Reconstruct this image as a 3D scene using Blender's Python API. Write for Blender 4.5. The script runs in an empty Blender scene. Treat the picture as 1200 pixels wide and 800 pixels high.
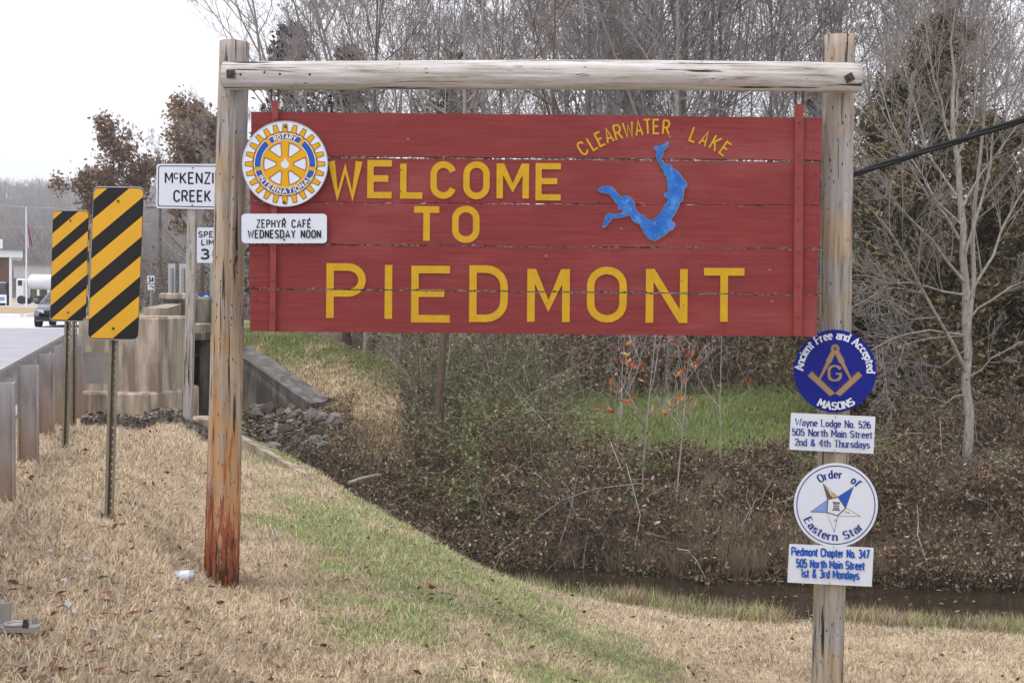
import bpy, math, random
import numpy as np
from mathutils import Matrix, Vector
R = math.radians
rng = np.random.default_rng(11)
sc = bpy.context.scene
col = sc.collection

# ---------------------------------------------------------------- camera, sky, sun, exposure
F = 1400.0                                   # focal length in photo pixels (1200 wide)
EYE = Vector((0, 0, 1.3))
PITCH, ROLL = math.atan(51 / F), R(0.7)
cam = bpy.data.cameras.new('camera'); cam_o = bpy.data.objects.new('camera', cam); col.objects.link(cam_o)
cam.sensor_width = 36; cam.lens = 36 * F / 1200; cam.clip_start = 0.05; cam.clip_end = 6000
CM = Matrix.Rotation(math.pi / 2 - PITCH, 3, 'X') @ Matrix.Rotation(ROLL, 3, 'Z')
cam_o.matrix_world = Matrix.Translation(EYE) @ CM.to_4x4()
sc.camera = cam_o

SUN_DIR = Vector((-0.36, -0.26, 0.90)).normalized()
w = bpy.data.worlds.new('World'); sc.world = w; w.use_nodes = True
nt = w.node_tree; nt.nodes.clear()
sky = nt.nodes.new('ShaderNodeTexSky'); sky.sky_type = 'NISHITA'; sky.sun_disc = False
sky.sun_elevation = math.asin(SUN_DIR.z); sky.sun_rotation = math.atan2(SUN_DIR.x, SUN_DIR.y) % (2 * math.pi)
sky.dust_density = 4.0; sky.air_density = 1.0
bw = nt.nodes.new('ShaderNodeRGBToBW')
tint = nt.nodes.new('ShaderNodeMix'); tint.data_type = 'RGBA'; tint.blend_type = 'MULTIPLY'; tint.inputs[0].default_value = 1
tint.inputs[7].default_value = (0.96, 0.98, 1.04, 1)
tc = nt.nodes.new('ShaderNodeTexCoord'); cl = nt.nodes.new('ShaderNodeTexNoise'); cl.inputs['Scale'].default_value = 2.2; cl.inputs['Detail'].default_value = 4
clm = nt.nodes.new('ShaderNodeMapRange'); clm.inputs[3].default_value = 8.2; clm.inputs[4].default_value = 11.0
mixs = nt.nodes.new('ShaderNodeMix'); mixs.data_type = 'FLOAT'; mixs.inputs[0].default_value = 0.78
bg = nt.nodes.new('ShaderNodeBackground'); bg.inputs[1].default_value = 0.13
out = nt.nodes.new('ShaderNodeOutputWorld')
L = nt.links.new
L(sky.outputs[0], bw.inputs[0]); L(tc.outputs['Generated'], cl.inputs['Vector']); L(cl.outputs[0], clm.inputs[0])
L(bw.outputs[0], mixs.inputs[2]); L(clm.outputs[0], mixs.inputs[3]); L(mixs.outputs[0], tint.inputs[6])
L(tint.outputs[2], bg.inputs[0]); L(bg.outputs[0], out.inputs[0])

sun = bpy.data.lights.new('sun', 'SUN'); sun.energy = 1.5; sun.angle = R(14); sun.color = (1.0, 0.95, 0.87)
sun_o = bpy.data.objects.new('sun', sun); col.objects.link(sun_o)
sun_o.rotation_euler = SUN_DIR.to_track_quat('Z', 'Y').to_euler()
sc.view_settings.view_transform = 'Standard'; sc.view_settings.look = 'None'
sc.view_settings.gamma = 1; sc.view_settings.use_curve_mapping = False
sc.view_settings.exposure = 0.5
sc.render.engine = 'CYCLES'; sc.cycles.max_bounces = 6; sc.cycles.transparent_max_bounces = 8

def ray(px, py):
    return CM @ Vector(((px - 600) / F, (400 - py) / F, -1))
def at(px, py, Y):
    """World point that the photograph shows at pixel (px, py), at distance Y in front of the camera."""
    d = ray(px, py); return EYE + d * (Y / d.y)
_c = np.array(CM)
def at_np(p, Y):
    p = np.asarray(p, float)
    d = np.stack([(p[:, 0] - 600) / F, (400 - p[:, 1]) / F, -np.ones(len(p))], 1) @ _c.T
    return np.array(EYE)[None] + d * (np.asarray(Y) / d[:, 1])[:, None]

# ---------------------------------------------------------------- object helpers
def put(name, me, parent=None):
    o = bpy.data.objects.new(name, me); col.objects.link(o)
    if parent is not None: o.parent = parent
    return o
def tag(o, label=None, cat=None, group=None, kind=None):
    for k, v in (('label', label), ('category', cat), ('group', group), ('kind', kind)):
        if v: o[k] = v
    return o
def thing(name, loc, label, cat, group=None):
    o = bpy.data.objects.new(name, None); col.objects.link(o); o.location = loc; o.empty_display_size = 0.1
    return tag(o, label, cat, group)
def origin(parent):
    v = Vector((0, 0, 0))
    while parent is not None: v += parent.location; parent = parent.parent
    return np.array(v)
def build(name, V, Fs, mat, parent=None, smooth=False, colors=None):
    """One mesh object from world-space vertices; Fs a list of faces or an (n,k) array."""
    V = np.asarray(V, np.float32).reshape(-1, 3)
    if parent is not None: V = V - origin(parent).astype(np.float32)
    me = bpy.data.meshes.new(name)
    if isinstance(Fs, np.ndarray):
        n, k = Fs.shape
        me.vertices.add(len(V)); me.vertices.foreach_set('co', V.ravel())
        me.loops.add(n * k); me.loops.foreach_set('vertex_index', Fs.astype(np.int32).ravel())
        me.polygons.add(n); me.polygons.foreach_set('loop_start', np.arange(0, n * k, k, dtype=np.int32))
        me.polygons.foreach_set('loop_total', np.full(n, k, np.int32))
        me.update(calc_edges=True)
    else:
        me.from_pydata(V.tolist(), [], [list(f) for f in Fs])
    if colors is not None:
        a = me.color_attributes.new('Col', 'FLOAT_COLOR', 'POINT')
        c = np.ones((len(V), 4), np.float32); c[:, :3] = colors
        a.data.foreach_set('color', c.ravel())
    for m in (mat if isinstance(mat, (list, tuple)) else [mat]): me.materials.append(m)
    if smooth: me.polygons.foreach_set('use_smooth', np.ones(len(me.polygons), bool))
    me.validate(); me.update()
    return put(name, me, parent)
class MB:
    """Collects shapes for ONE mesh."""
    def __init__(s): s.v = []; s.f = []
    def add(s, V, Fs):
        n = len(s.v); s.v += [tuple(map(float, p)) for p in V]; s.f += [tuple(i + n for i in f) for f in Fs]; return s
    def box(s, a, b, rot=0, bev=0.0):
        (x0, y0, z0), (x1, y1, z1) = a, b
        if bev:
            c = bev
            P = []
            for z, k in ((z0, c), (z0 + c, 0), (z1 - c, 0), (z1, c)):
                for (x, y, sx, sy) in ((x0, y0, 1, 1), (x1, y0, -1, 1), (x1, y1, -1, -1), (x0, y1, 1, -1)):
                    e = k + c * .7
                    P += [(x + sx * e, y + sy * k, z), (x + sx * k, y + sy * e, z)] if sx * sy < 0 else [(x + sx * k, y + sy * e, z), (x + sx * e, y + sy * k, z)]
            Fs = [tuple(range(7, -1, -1)), tuple(range(24, 32))]
            for r in range(3):
                for i in range(8):
                    j = (i + 1) % 8; Fs.append((r * 8 + i, r * 8 + j, r * 8 + 8 + j, r * 8 + 8 + i))
        else:
            P = [(x0, y0, z0), (x1, y0, z0), (x1, y1, z0), (x0, y1, z0), (x0, y0, z1), (x1, y0, z1), (x1, y1, z1), (x0, y1, z1)]
            Fs = [(3, 2, 1, 0), (4, 5, 6, 7), (0, 1, 5, 4), (1, 2, 6, 5), (2, 3, 7, 6), (3, 0, 4, 7)]
        if rot:
            cx, cy = (x0 + x1) / 2, (y0 + y1) / 2; c_, s_ = math.cos(rot), math.sin(rot)
            P = [(cx + (x - cx) * c_ - (y - cy) * s_, cy + (x - cx) * s_ + (y - cy) * c_, z) for x, y, z in P]
        return s.add(P, Fs)
    def prism(s, poly, d, hole=None):
        """poly: list of 3D points (planar), extruded by vector d."""
        n = len(poly); P = [Vector(p) for p in poly]; D = Vector(d)
        V = P + [p + D for p in P]
        Fs = [tuple(range(n)), tuple(range(2 * n - 1, n - 1, -1))] + [(i, i + n, (i + 1) % n + n, (i + 1) % n) for i in range(n)]
        return s.add(V, Fs)
    def tube(s, pts, rad, n=10, cap=True):
        P = [Vector(p) for p in pts]; rad = rad if hasattr(rad, '__len__') else [rad] * len(P)
        V, Fs, prev = [], [], None
        for i, p in enumerate(P):
            t = (P[min(i + 1, len(P) - 1)] - P[max(i - 1, 0)]).normalized()
            a = (t.orthogonal() if prev is None else prev - t * prev.dot(t)).normalized(); prev = a; b = t.cross(a)
            V += [p + (a * math.cos(k * 2 * math.pi / n) + b * math.sin(k * 2 * math.pi / n)) * rad[i] for k in range(n)]
        for i in range(len(P) - 1):
            for k in range(n):
                j = (k + 1) % n; Fs.append((i * n + k, i * n + j, i * n + n + j, i * n + n + k))
        if cap: Fs += [tuple(range(n - 1, -1, -1)), tuple(range(len(V) - n, len(V)))]
        return s.add(V, Fs)
    def build(s, name, mat, parent=None, smooth=False):
        return build(name, s.v, s.f, mat, parent, smooth)

# ---------------------------------------------------------------- materials
def srgb(r, g, b):
    f = lambda c: (c / 255 / 12.92) if c <= 10 else ((c / 255 + 0.055) / 1.055) ** 2.4
    return (f(r), f(g), f(b), 1)
class N:
    def __init__(s, name, rough=0.8, spec=0.3, metal=0.0):
        s.m = bpy.data.materials.new(name); s.m.use_nodes = True; s.t = s.m.node_tree; s.b = s.t.nodes['Principled BSDF']
        s.b.inputs['Roughness'].default_value = rough; s.b.inputs['Specular IOR Level'].default_value = spec; s.b.inputs['Metallic'].default_value = metal
    def new(s, k): return s.t.nodes.new('ShaderNode' + k)
    def link(s, a, b): s.t.links.new(a, b)
    def coord(s, scale=(1, 1, 1), rot=(0, 0, 0), kind='Object'):
        c = s.new('TexCoord'); m = s.new('Mapping'); m.inputs['Scale'].default_value = scale; m.inputs['Rotation'].default_value = rot
        s.link(c.outputs[kind], m.inputs[0]); return m.outputs[0]
    def noise(s, vec, scale, detail=6, rough=.6):
        n = s.new('TexNoise'); n.inputs['Scale'].default_value = scale; n.inputs['Detail'].default_value = detail; n.inputs['Roughness'].default_value = rough
        s.link(vec, n.inputs['Vector']); return n.outputs[0]
    def ramp(s, fac, stops):
        r = s.new('ValToRGB'); e = r.color_ramp.elements
        while len(e) < len(stops): e.new(0.5)
        for i, (p, c) in enumerate(stops):
            e[i].position = p; e[i].color = c if hasattr(c, '__len__') else (c, c, c, 1)
        s.link(fac, r.inputs[0]); return r.outputs[0]
    def mix(s, fac, a, b, mode='MIX'):
        m = s.new('Mix'); m.data_type = 'RGBA'; m.blend_type = mode; m.clamp_factor = True
        for k, v in ((0, fac), (6, a), (7, b)):
            if hasattr(v, 'is_linked') or hasattr(v, 'links'): s.link(v, m.inputs[k])
            else: m.inputs[k].default_value = v
        return m.outputs[2]
    def math(s, op, a, b=0.0, c=0.0):
        m = s.new('Math'); m.operation = op
        for k, v in enumerate((a, b, c)):
            if hasattr(v, 'links'): s.link(v, m.inputs[k])
            else: m.inputs[k].default_value = v
        return m.outputs[0]
    def sep(s, vec):
        x = s.new('SeparateXYZ'); s.link(vec, x.inputs[0]); return x.outputs
    def color(s, c):
        if hasattr(c, 'links'): s.link(c, s.b.inputs['Base Color'])
        else: s.b.inputs['Base Color'].default_value = c
        return s
    def bump(s, h, strength=.4, dist=.01):
        b = s.new('Bump'); b.inputs['Strength'].default_value = strength; b.inputs['Distance'].default_value = dist
        s.link(h, b.inputs['Height']); s.link(b.outputs[0], s.b.inputs['Normal']); return s

def plain(name, c, rough=.6, var=.18, scale=6, spec=.3, metal=0, bump=0.0, kind='Object'):
    n = N(name, rough, spec, metal); v = n.coord(kind=kind); f = n.noise(v, scale)
    k = n.ramp(f, [(.25, 1 - var), (.75, 1.0)])
    n.color(n.mix(1.0, c, k, 'MULTIPLY'))
    if bump: n.bump(n.noise(v, scale * 6), bump, .01)
    return n.m
def attr_mat(name, rough=.75, spec=.15, trans=0.0):
    n = N(name, rough, spec); a = n.new('Attribute'); a.attribute_name = 'Col'; n.color(a.outputs['Color'])
    if trans:
        tr = n.new('BsdfTranslucent'); n.link(a.outputs['Color'], tr.inputs[0]); mx = n.new('MixShader'); mx.inputs[0].default_value = trans
        o = n.t.nodes['Material Output']; n.link(n.b.outputs[0], mx.inputs[1]); n.link(tr.outputs[0], mx.inputs[2]); n.link(mx.outputs[0], o.inputs[0])
    return n.m
def log_wood(name, axis, painted=False, tone=1.0, warm=0.0, holes=.45):
    """Weathered grey-tan pole: grain along the axis, checks, insect holes; painted: old red and orange paint low down."""
    n = N(name, .85, .15)
    sq = [14, 14, 14]; sq[axis] = .9
    v = n.coord(tuple(sq)); v1 = n.coord((1, 1, 1))
    g = n.noise(v, 2.0, 8, .7); big = n.noise(v1, 2.3, 3)
    base = n.ramp(g, [(.3, srgb(104 * tone, 100 * tone, 86 * tone)), (.45, srgb(166 * tone, 158 * tone, 152 * tone)), (.75, srgb(203 * tone, 200 * tone, 204 * tone))])
    tan = n.ramp(g, [(.2, srgb(104, 82, 56)), (.7, srgb(182, 152, 112))])
    c = n.mix(n.ramp(big, [(.50 + warm, 0.0), (.74 + warm, .8)]), base, tan)
    sq2 = [30, 30, 30]; sq2[axis] = 1.1
    ck = n.noise(n.coord(tuple(sq2)), 1.3, 4, .55)
    ckm = n.ramp(ck, [(.35, 1.0), (.40, 0.0)])
    c = n.mix(ckm, c, srgb(52, 44, 36))
    sp = n.new('TexVoronoi'); sp.inputs['Scale'].default_value = 1.0; sq3 = [42, 42, 42]; sq3[axis] = 15; n.link(n.coord(tuple(sq3)), sp.inputs['Vector'])
    spots = n.ramp(sp.outputs['Distance'], [(.13, 1.0), (.2, 0.0)])
    keep = n.ramp(n.noise(v1, 9, 2), [(holes, 0.0), (holes + .07, 1.0)])
    c = n.mix(n.math('MULTIPLY', spots, keep), c, srgb(38, 32, 27))
    if painted:                                  # remains of old paint low on the post, streaked along the grain
        z = n.sep(v1)[2]
        def worn(sq, sc_, amp, lo, hi, top):
            pn = n.noise(n.coord(sq), sc_, 8, .72); lv = n.math('ADD', z, n.math('MULTIPLY', n.math('SUBTRACT', pn, .5), amp))
            return n.ramp(n.math('MULTIPLY_ADD', lv, .5, .2), [(lo * .5 + .2, top), (hi * .5 + .2, 0.0)])
        c = n.mix(worn((13, 13, 1.0), 2.0, 4.6, .75, 1.15, .56), c, srgb(186, 126, 52))
        c = n.mix(worn((15, 15, 1.8), 2.3, 4.2, .30, .55, .78), c, srgb(126, 50, 38))
        c = n.mix(worn((16, 16, 2.2), 2.6, 2.6, .05, .2, .9), c, srgb(56, 40, 34))
        c = n.mix(n.math('MULTIPLY', ckm, .7), c, srgb(60, 48, 36))
    n.color(c)
    h = n.math('SUBTRACT', g, n.math('MULTIPLY', ckm, .8))
    n.bump(h, .7, .012)
    return n.m

M = {}
M['post_left'] = log_wood('weathered_post_painted', 2, True, tone=.86, warm=-.13)
M['post'] = log_wood('weathered_post', 2, tone=.84, warm=-.07)
M['beam'] = log_wood('weathered_beam', 0, tone=1.04, warm=.10, holes=.6)
def board_paint():
    n = N('red_board_paint', .75, .12); v = n.coord((1.2, 8, 26)); g = n.noise(v, 2.2, 8, .65); b = n.noise(n.coord((1, 1, 2)), 2.2, 4)
    c = n.ramp(g, [(.25, srgb(102, 42, 42)), (.55, srgb(125, 53, 54)), (.8, srgb(134, 62, 63))])
    c = n.mix(n.ramp(b, [(.35, .45), (.65, 0.0)]), c, srgb(110, 50, 50))
    ck = n.noise(n.coord((1.1, 8, 60)), 1.6, 5, .6); m = n.ramp(ck, [(.27, .75), (.32, 0.0)])
    c = n.mix(m, c, srgb(84, 34, 33))
    wr = n.noise(n.coord((14, 14, 60)), 2.0, 6, .75); c = n.mix(n.ramp(wr, [(.68, 0.0), (.74, .7)]), c, srgb(160, 120, 104)); fd = n.noise(n.coord((.5, 1, 1.4)), 1.7, 5, .6); c = n.mix(n.ramp(fd, [(.5, 0.0), (.72, .38)]), c, srgb(158, 92, 90))
    n.color(c); n.bump(n.math('SUBTRACT', g, m), .45, .006); return n.m
M['board'] = board_paint()
M['batten'] = plain('red_batten_paint', srgb(132, 56, 52), .65, .3, 14)
M['raw_edge'] = plain('bare_board_edge', srgb(150, 132, 108), .9, .5, 30)
M['rust'] = plain('rusty_iron', srgb(92, 66, 52), .8, .4, 30, bump=.3)
M['yellow'] = plain('yellow_letter_paint', srgb(192, 150, 38), .75, .22, 18, spec=.12)
def lake_paint():
    n = N('blue_lake_paint', .6, .2); f = n.noise(n.coord(), 9, 6, .7); g = n.noise(n.coord(), 40, 4)
    c = n.ramp(f, [(.3, srgb(24, 78, 156)), (.52, srgb(38, 98, 172)), (.68, srgb(92, 136, 196))]); n.color(n.mix(n.ramp(g, [(.6, 0.0), (.7, .5)]), c, srgb(120, 150, 200))); return n.m
M['lake'] = lake_paint()
M['lake_edge'] = plain('pale_lake_edge', srgb(128, 142, 168), .6, .3, 20)
def sign_mat(name, c, rough=.45): return plain(name, c, rough, .07, 8, spec=.15)
M['white'] = sign_mat('white_sign_face', srgb(200, 203, 214))
M['black'] = sign_mat('black_sign_ink', srgb(28, 26, 27))
M['alu'] = plain('aluminium_sign_back', srgb(168, 170, 176), .45, .15, 9, spec=.5, metal=.5)
M['navy'] = sign_mat('navy_sign_face', srgb(14, 24, 118))
M['blue'] = sign_mat('blue_sign_ink', srgb(34, 80, 164))
M['ink'] = sign_mat('dark_blue_ink', srgb(34, 52, 124))
M['gold'] = sign_mat('gold_emblem', srgb(206, 150, 14))
M['outline'] = sign_mat('bronze_outline', srgb(96, 84, 76))
M['bronze'] = sign_mat('bronze_emblem', srgb(146, 118, 92))
M['cream'] = sign_mat('cream_ink', srgb(226, 205, 170))
M['lightblue'] = sign_mat('light_blue_ink', srgb(110, 140, 200))
M['tan_ink'] = sign_mat('tan_ink', srgb(176, 150, 116))
M['sign_yellow'] = plain('yellow_sheeting', srgb(204, 150, 8), .4, .1, 6, spec=.4)
M['sign_black'] = plain('black_sheeting', srgb(30, 26, 25), .45, .2, 6, spec=.2)
M['galv'] = plain('galvanised_steel', srgb(150, 146, 142), .55, .3, 12, spec=.5, metal=.35, bump=.1)
M['galv_dirty'] = plain('dull_galvanised_steel', srgb(172, 160, 150), .6, .4, 5, spec=.4, metal=.3, bump=.1)
def rail_post():
    n = N('weathered_rail_post', .6, .35, .3); z = n.sep(n.coord())[2]; f = n.noise(n.coord((5, 5, 1)), 3, 5)
    k = n.ramp(n.math('ADD', z, n.math('MULTIPLY', n.math('SUBTRACT', f, .5), .7)), [(.12, 1.0), (.62, 0.0)])
    n.color(n.mix(n.math('MULTIPLY', k, .85), n.ramp(f, [(.3, srgb(146, 140, 142)), (.7, srgb(178, 172, 174))]), srgb(146, 122, 102))); return n.m
M['galv_dirty'] = rail_post()
M['channel'] = plain('brown_channel_steel', srgb(138, 128, 112), .6, .35, 12, spec=.4, metal=.3)
M['grey_wood'] = log_wood('grey_square_post', 2, tone=.92)
M['bolt'] = plain('dark_bolt', srgb(70, 66, 62), .5, .3, 30, metal=.5)
M['white_paint'] = plain('white_paint', srgb(225, 226, 228), .5, .12, 3)
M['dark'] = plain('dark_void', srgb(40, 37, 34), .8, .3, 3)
M['glass'] = plain('dark_glass', srgb(40, 46, 54), .08, .1, 3, spec=.8)
M['brick'] = plain('brick_wall', srgb(124, 92, 78), .9, .3, 1.2)
M['shingle'] = plain('grey_shingles', srgb(128, 124, 128), .9, .25, 2)
M['rubber'] = plain('black_rubber', srgb(34, 34, 36), .8, .2, 10)
M['car'] = plain('grey_car_paint', srgb(104, 104, 112), .25, .08, 2, spec=.6, metal=.4)
M['chrome'] = plain('bright_metal', srgb(205, 208, 214), .25, .1, 4, spec=.6, metal=.6)
M['red'] = plain('red_cloth', srgb(160, 44, 50), .8, .1, 4)
def concrete(name, c, stain):
    n = N(name, .9, .15); v = n.coord(); g = n.noise(v, 3.5, 8, .65); st = n.noise(n.coord((3, 3, .5)), 1.6, 5)
    k = n.mix(n.ramp(g, [(.3, .3), (.7, 0.0)]), c, stain)
    k = n.mix(n.ramp(st, [(.42, .9), (.60, 0.0)]), k, stain); k = n.mix(n.ramp(n.noise(n.coord((5, 5, .35)), 2.2, 6, .7), [(.56, 0.0), (.72, .75)]), k, (stain[0] * .5, stain[1] * .5, stain[2] * .5, 1)); n.color(k); n.bump(n.noise(v, 30, 5), .35, .01); return n.m
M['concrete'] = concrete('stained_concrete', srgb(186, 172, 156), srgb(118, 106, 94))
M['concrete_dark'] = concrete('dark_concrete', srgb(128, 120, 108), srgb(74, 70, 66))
M['asphalt_apron'] = concrete('old_asphalt_lining', srgb(128, 123, 122), srgb(88, 84, 82))
M['bark'] = log_wood('grey_bark', 2, tone=.62)
def bark(name, a, b, sc_=6):
    n = N(name, .9, .1); g = n.noise(n.coord((5, 5, 1.2)), sc_, 6, .7); n.color(n.ramp(g, [(.3, a), (.7, b)])); n.bump(g, .5, .01); return n.m
M['bark_grey'] = bark('winter_bark', srgb(104, 96, 94), srgb(158, 148, 144))
M['twig_grey'] = bark('winter_twigs', srgb(124, 115, 114), srgb(172, 164, 164), 2)
M['bark_pale'] = bark('pale_bark', srgb(108, 99, 91), srgb(170, 162, 156))
M['bark_brown'] = bark('brown_bark', srgb(72, 60, 52), srgb(112, 98, 86))
M['leaf'] = attr_mat('leaf_litter_colour', .75, .15, .25)
M['straw'] = attr_mat('grass_colour', .8, .1, .35)
M['cane'] = attr_mat('cane_colour', .85, .1)
# ---------------------------------------------------------------- value noise (numpy)
_tab = np.random.default_rng(5).random((256, 256))
def vnoise(x, y):
    x = np.asarray(x, float); y = np.asarray(y, float)
    xi = np.floor(x).astype(int); yi = np.floor(y).astype(int); fx = x - xi; fy = y - yi
    fx = fx * fx * (3 - 2 * fx); fy = fy * fy * (3 - 2 * fy)
    g = lambda a, b: _tab[a & 255, b & 255]
    return (g(xi, yi) * (1 - fx) + g(xi + 1, yi) * fx) * (1 - fy) + (g(xi, yi + 1) * (1 - fx) + g(xi + 1, yi + 1) * fx) * fy
def fbm(x, y, o=4):
    s = 0; a = .5
    for i in range(o): s = s + a * vnoise(x * 2 ** i + 13.7 * i, y * 2 ** i + 7.1 * i); a *= .5
    return s / (1 - .5 ** o)
def smooth(a, b, x):
    t = np.clip((np.asarray(x, float) - a) / (b - a), 0, 1); return t * t * (3 - 2 * t)

# ---------------------------------------------------------------- terrain
CREEK = np.array([(-14, 26), (-9, 23.6), (-4.6, 20.2), (-2, 17.4), (0.3, 15.1), (3, 14.35), (7, 14.2), (15, 14.1), (40, 14.0)], float)
def creek(x, y):
    """Signed distance to the creek's centre line (+ on the far bank)."""
    x = np.asarray(x, float); y = np.asarray(y, float)
    best = np.full(x.shape, 1e9); sg = np.ones(x.shape)
    for a, b in zip(CREEK[:-1], CREEK[1:]):
        d = b - a; t = np.clip(((x - a[0]) * d[0] + (y - a[1]) * d[1]) / (d @ d), 0, 1)
        dx = x - a[0] - t * d[0]; dy = y - a[1] - t * d[1]; dd = np.hypot(dx, dy)
        s = np.where(d[0] * dy - d[1] * dx > 0, 1.0, -1.0)
        m = dd < best; best = np.where(m, dd, best); sg = np.where(m, s, sg)
    return best * sg + .5 * (fbm(x * 1.1, y * .9 + 40, 3) - .5) * (x > -3)
def u_of(x, y): return np.asarray(x, float) + 3.19 + 0.312 * (np.asarray(y, float) - 7.5)
UP = [-50, .3, .8, 1.36, 2.0, 2.7, 3.5, 4.4, 5.2, 7, 12, 60]
ZP = [0, 0, -.12, -.53, -.62, -.69, -.94, -1.31, -1.50, -1.66, -1.74, -1.8]
WATER = -2.22
def ground_z(x, y):
    x = np.asarray(x, float); y = np.asarray(y, float)
    u = u_of(x, y); c = creek(x, y)
    near = np.interp(u - .3 * smooth(9.5, 13, y) * smooth(2.6, 1.6, u), UP, ZP)
    near = near + .03 * (fbm(x * 1.7, y * 1.7) - .5) * smooth(.2, 1.5, u)
    near = near - .42 * smooth(10.8, 15.3, y) * smooth(-.7, .1, u) * (1 - smooth(.7, 1.5, u))
    wn = smooth(.2 + .5 * smooth(1, 5, x), np.interp(u, [2.5, 3.8], [1.9, 5.0]), -c) ** .6; zn = (-2.4) * (1 - wn) + near * wn
    emb = np.interp(u, [.2, 1.2, 4.3, 5.4, 7.4, 8.6, 11, 14], [.0, .18, .22, .2, -.62, -1.0, -1.15, -1.2])
    ke = smooth(3.5, 7.0, c); emb = np.where(u < .9, 0, -1.15 * (1 - ke) + emb * ke)
    flat = np.interp(c, [0, 3.5, 8, 14, 22, 30], [-1.35, -1.22, -.92, -.55, -.05, .3]) + .25 * (fbm(x * .5, y * .5) - .5) * smooth(2, 6, c)
    k = smooth(7.5, 11, u); far = np.maximum(emb * (1 - k) + flat * k, np.where(u < 9, emb, -9))
    wf = smooth(.1, 3.4, c) ** .6; zf = (-2.4) * (1 - wf) + far * wf
    z = np.where(c < 0, zn, zf)
    k = smooth(1.2, 0.6, u) * smooth(5, 3, np.abs(c - 0))          # the road bed over the bridge stays level with the verge
    hill = 5.5 * smooth(40, 90, y) * smooth(-15, 4, x + (y - 60) * .12)
    far_hill = 78 * smooth(260, 900, y) * (.72 + .28 * fbm(x * .0035 + 3, y * .0012, 3)) * (1 - .22 * smooth(-420, -300, x) * 0)
    return z + hill + far_hill - .012 * (u < -.3)
def ground_at(px, py, y0=2.5, y1=60):
    """Where the ray through a photo pixel meets the ground."""
    Y = np.linspace(y0, y1, 4000); P = at_np(np.repeat([[px, py]], len(Y), 0), Y)
    hit = np.nonzero(P[:, 2] < ground_z(P[:, 0], P[:, 1]))[0]
    i = hit[0] if len(hit) else -1
    return Vector((P[i, 0], P[i, 1], float(ground_z(P[i, 0], P[i, 1]))))
def onto(x, y): return Vector((x, y, float(ground_z(x, y))))
def green(x, y):
    """How green the turf is, 0 to 1."""
    x = np.asarray(x, float); y = np.asarray(y, float); u = u_of(x, y); c = creek(x, y)
    n = fbm(x * 1.1 + 4, y * 1.1, 4); n2 = fbm(x * 3.2, y * 3.2 + 9, 3)
    near = smooth(1.3, 2.5, u) * (1 - smooth(3.9, 5.6, u)) * .54 + .04 + .34 * smooth(-3.6, -2.6, c) * (u > 3.5)
    near = near + .34 * (n - .5) * 2 + .34 * (n2 - .5) * 2
    near = .85 * smooth(.30, .66, near)
    farg = (u > .3) * smooth(4.6, 6.4, c) * smooth(.45, .6, .55 * n + .45 * n2 + .13 * smooth(7.6, 6.0, u) - .12 * (u > 6.4) * (u < 9.5))
    mead = (u > 9) * smooth(3.2, 4.6, c) * .9
    return np.where(c < 0, near, np.where(u < 9, farg, mead))

def terrain():
    ny, nx = 430, 420
    ys = np.concatenate([np.linspace(-4, 2.4, 30, endpoint=False), 2.4 * (1600 / 2.4) ** np.linspace(0, 1, ny - 30)])
    t = np.linspace(-1.75, 1.75, nx)
    Y = np.repeat(ys, nx); X = np.tile(t, ny) * (Y + 6.5)
    Z = ground_z(X, Y)
    i = np.arange((ny - 1) * nx).reshape(ny - 1, nx)[:, :-1].ravel()
    Fs = np.stack([i, i + 1, i + nx + 1, i + nx], 1)
    g = green(X, Y)[:, None]; c = creek(X, Y)[:, None]; u = u_of(X, Y)[:, None]
    n = fbm(X * 4, Y * 4, 3)[:, None]
    straw = np.array([[.46, .36, .245]]) * (.8 + .4 * n); gr = np.array([[.16, .19, .075]]) * (.75 + .5 * n)
    lit = np.array([[.125, .092, .066]]) * (.6 + .8 * n); mud = np.array([[.055, .044, .034]]) * (.7 + .6 * n)
    C = straw * (1 - g) + gr * g
    C = np.where((c > 0) & (c < 3.4) & (u < 8), mud * 1.6, C)
    wood = np.where(c > 0, np.clip((c - .5) / .8, 0, 1) * (u > 7.4), 0)
    md = smooth(1.0, 4.5, np.abs(c)) ; 
    mead = ((c > 3.4) & (c < 12) & (X[:, None] > .7) & (X[:, None] < 6.4) & (Y[:, None] < 27))
    C = np.where((wood > .5) & ~mead, lit, C)
    C = np.where(mead, np.array([[.13, .14, .07]]) * (.6 + .8 * n), C)
    bk = smooth(2.3, 1.5, np.abs(c)); C = C * (1 - bk) + mud * bk
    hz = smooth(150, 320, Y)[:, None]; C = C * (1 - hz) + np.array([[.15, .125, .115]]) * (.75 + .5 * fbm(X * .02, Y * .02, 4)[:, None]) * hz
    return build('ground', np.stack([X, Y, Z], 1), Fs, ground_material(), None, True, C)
def ground_material():
    n = N('ground_turf', .95, .05); a = n.new('Attribute'); a.attribute_name = 'Col'
    v = n.coord(); f = n.noise(v, 22, 8, .7); c = n.mix(1.0, a.outputs['Color'], n.ramp(f, [(.3, .62), (.7, 1.15)]), 'MULTIPLY')
    n.color(c); n.bump(f, .6, .03); return n.m
tag(terrain(), kind='structure')

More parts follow.
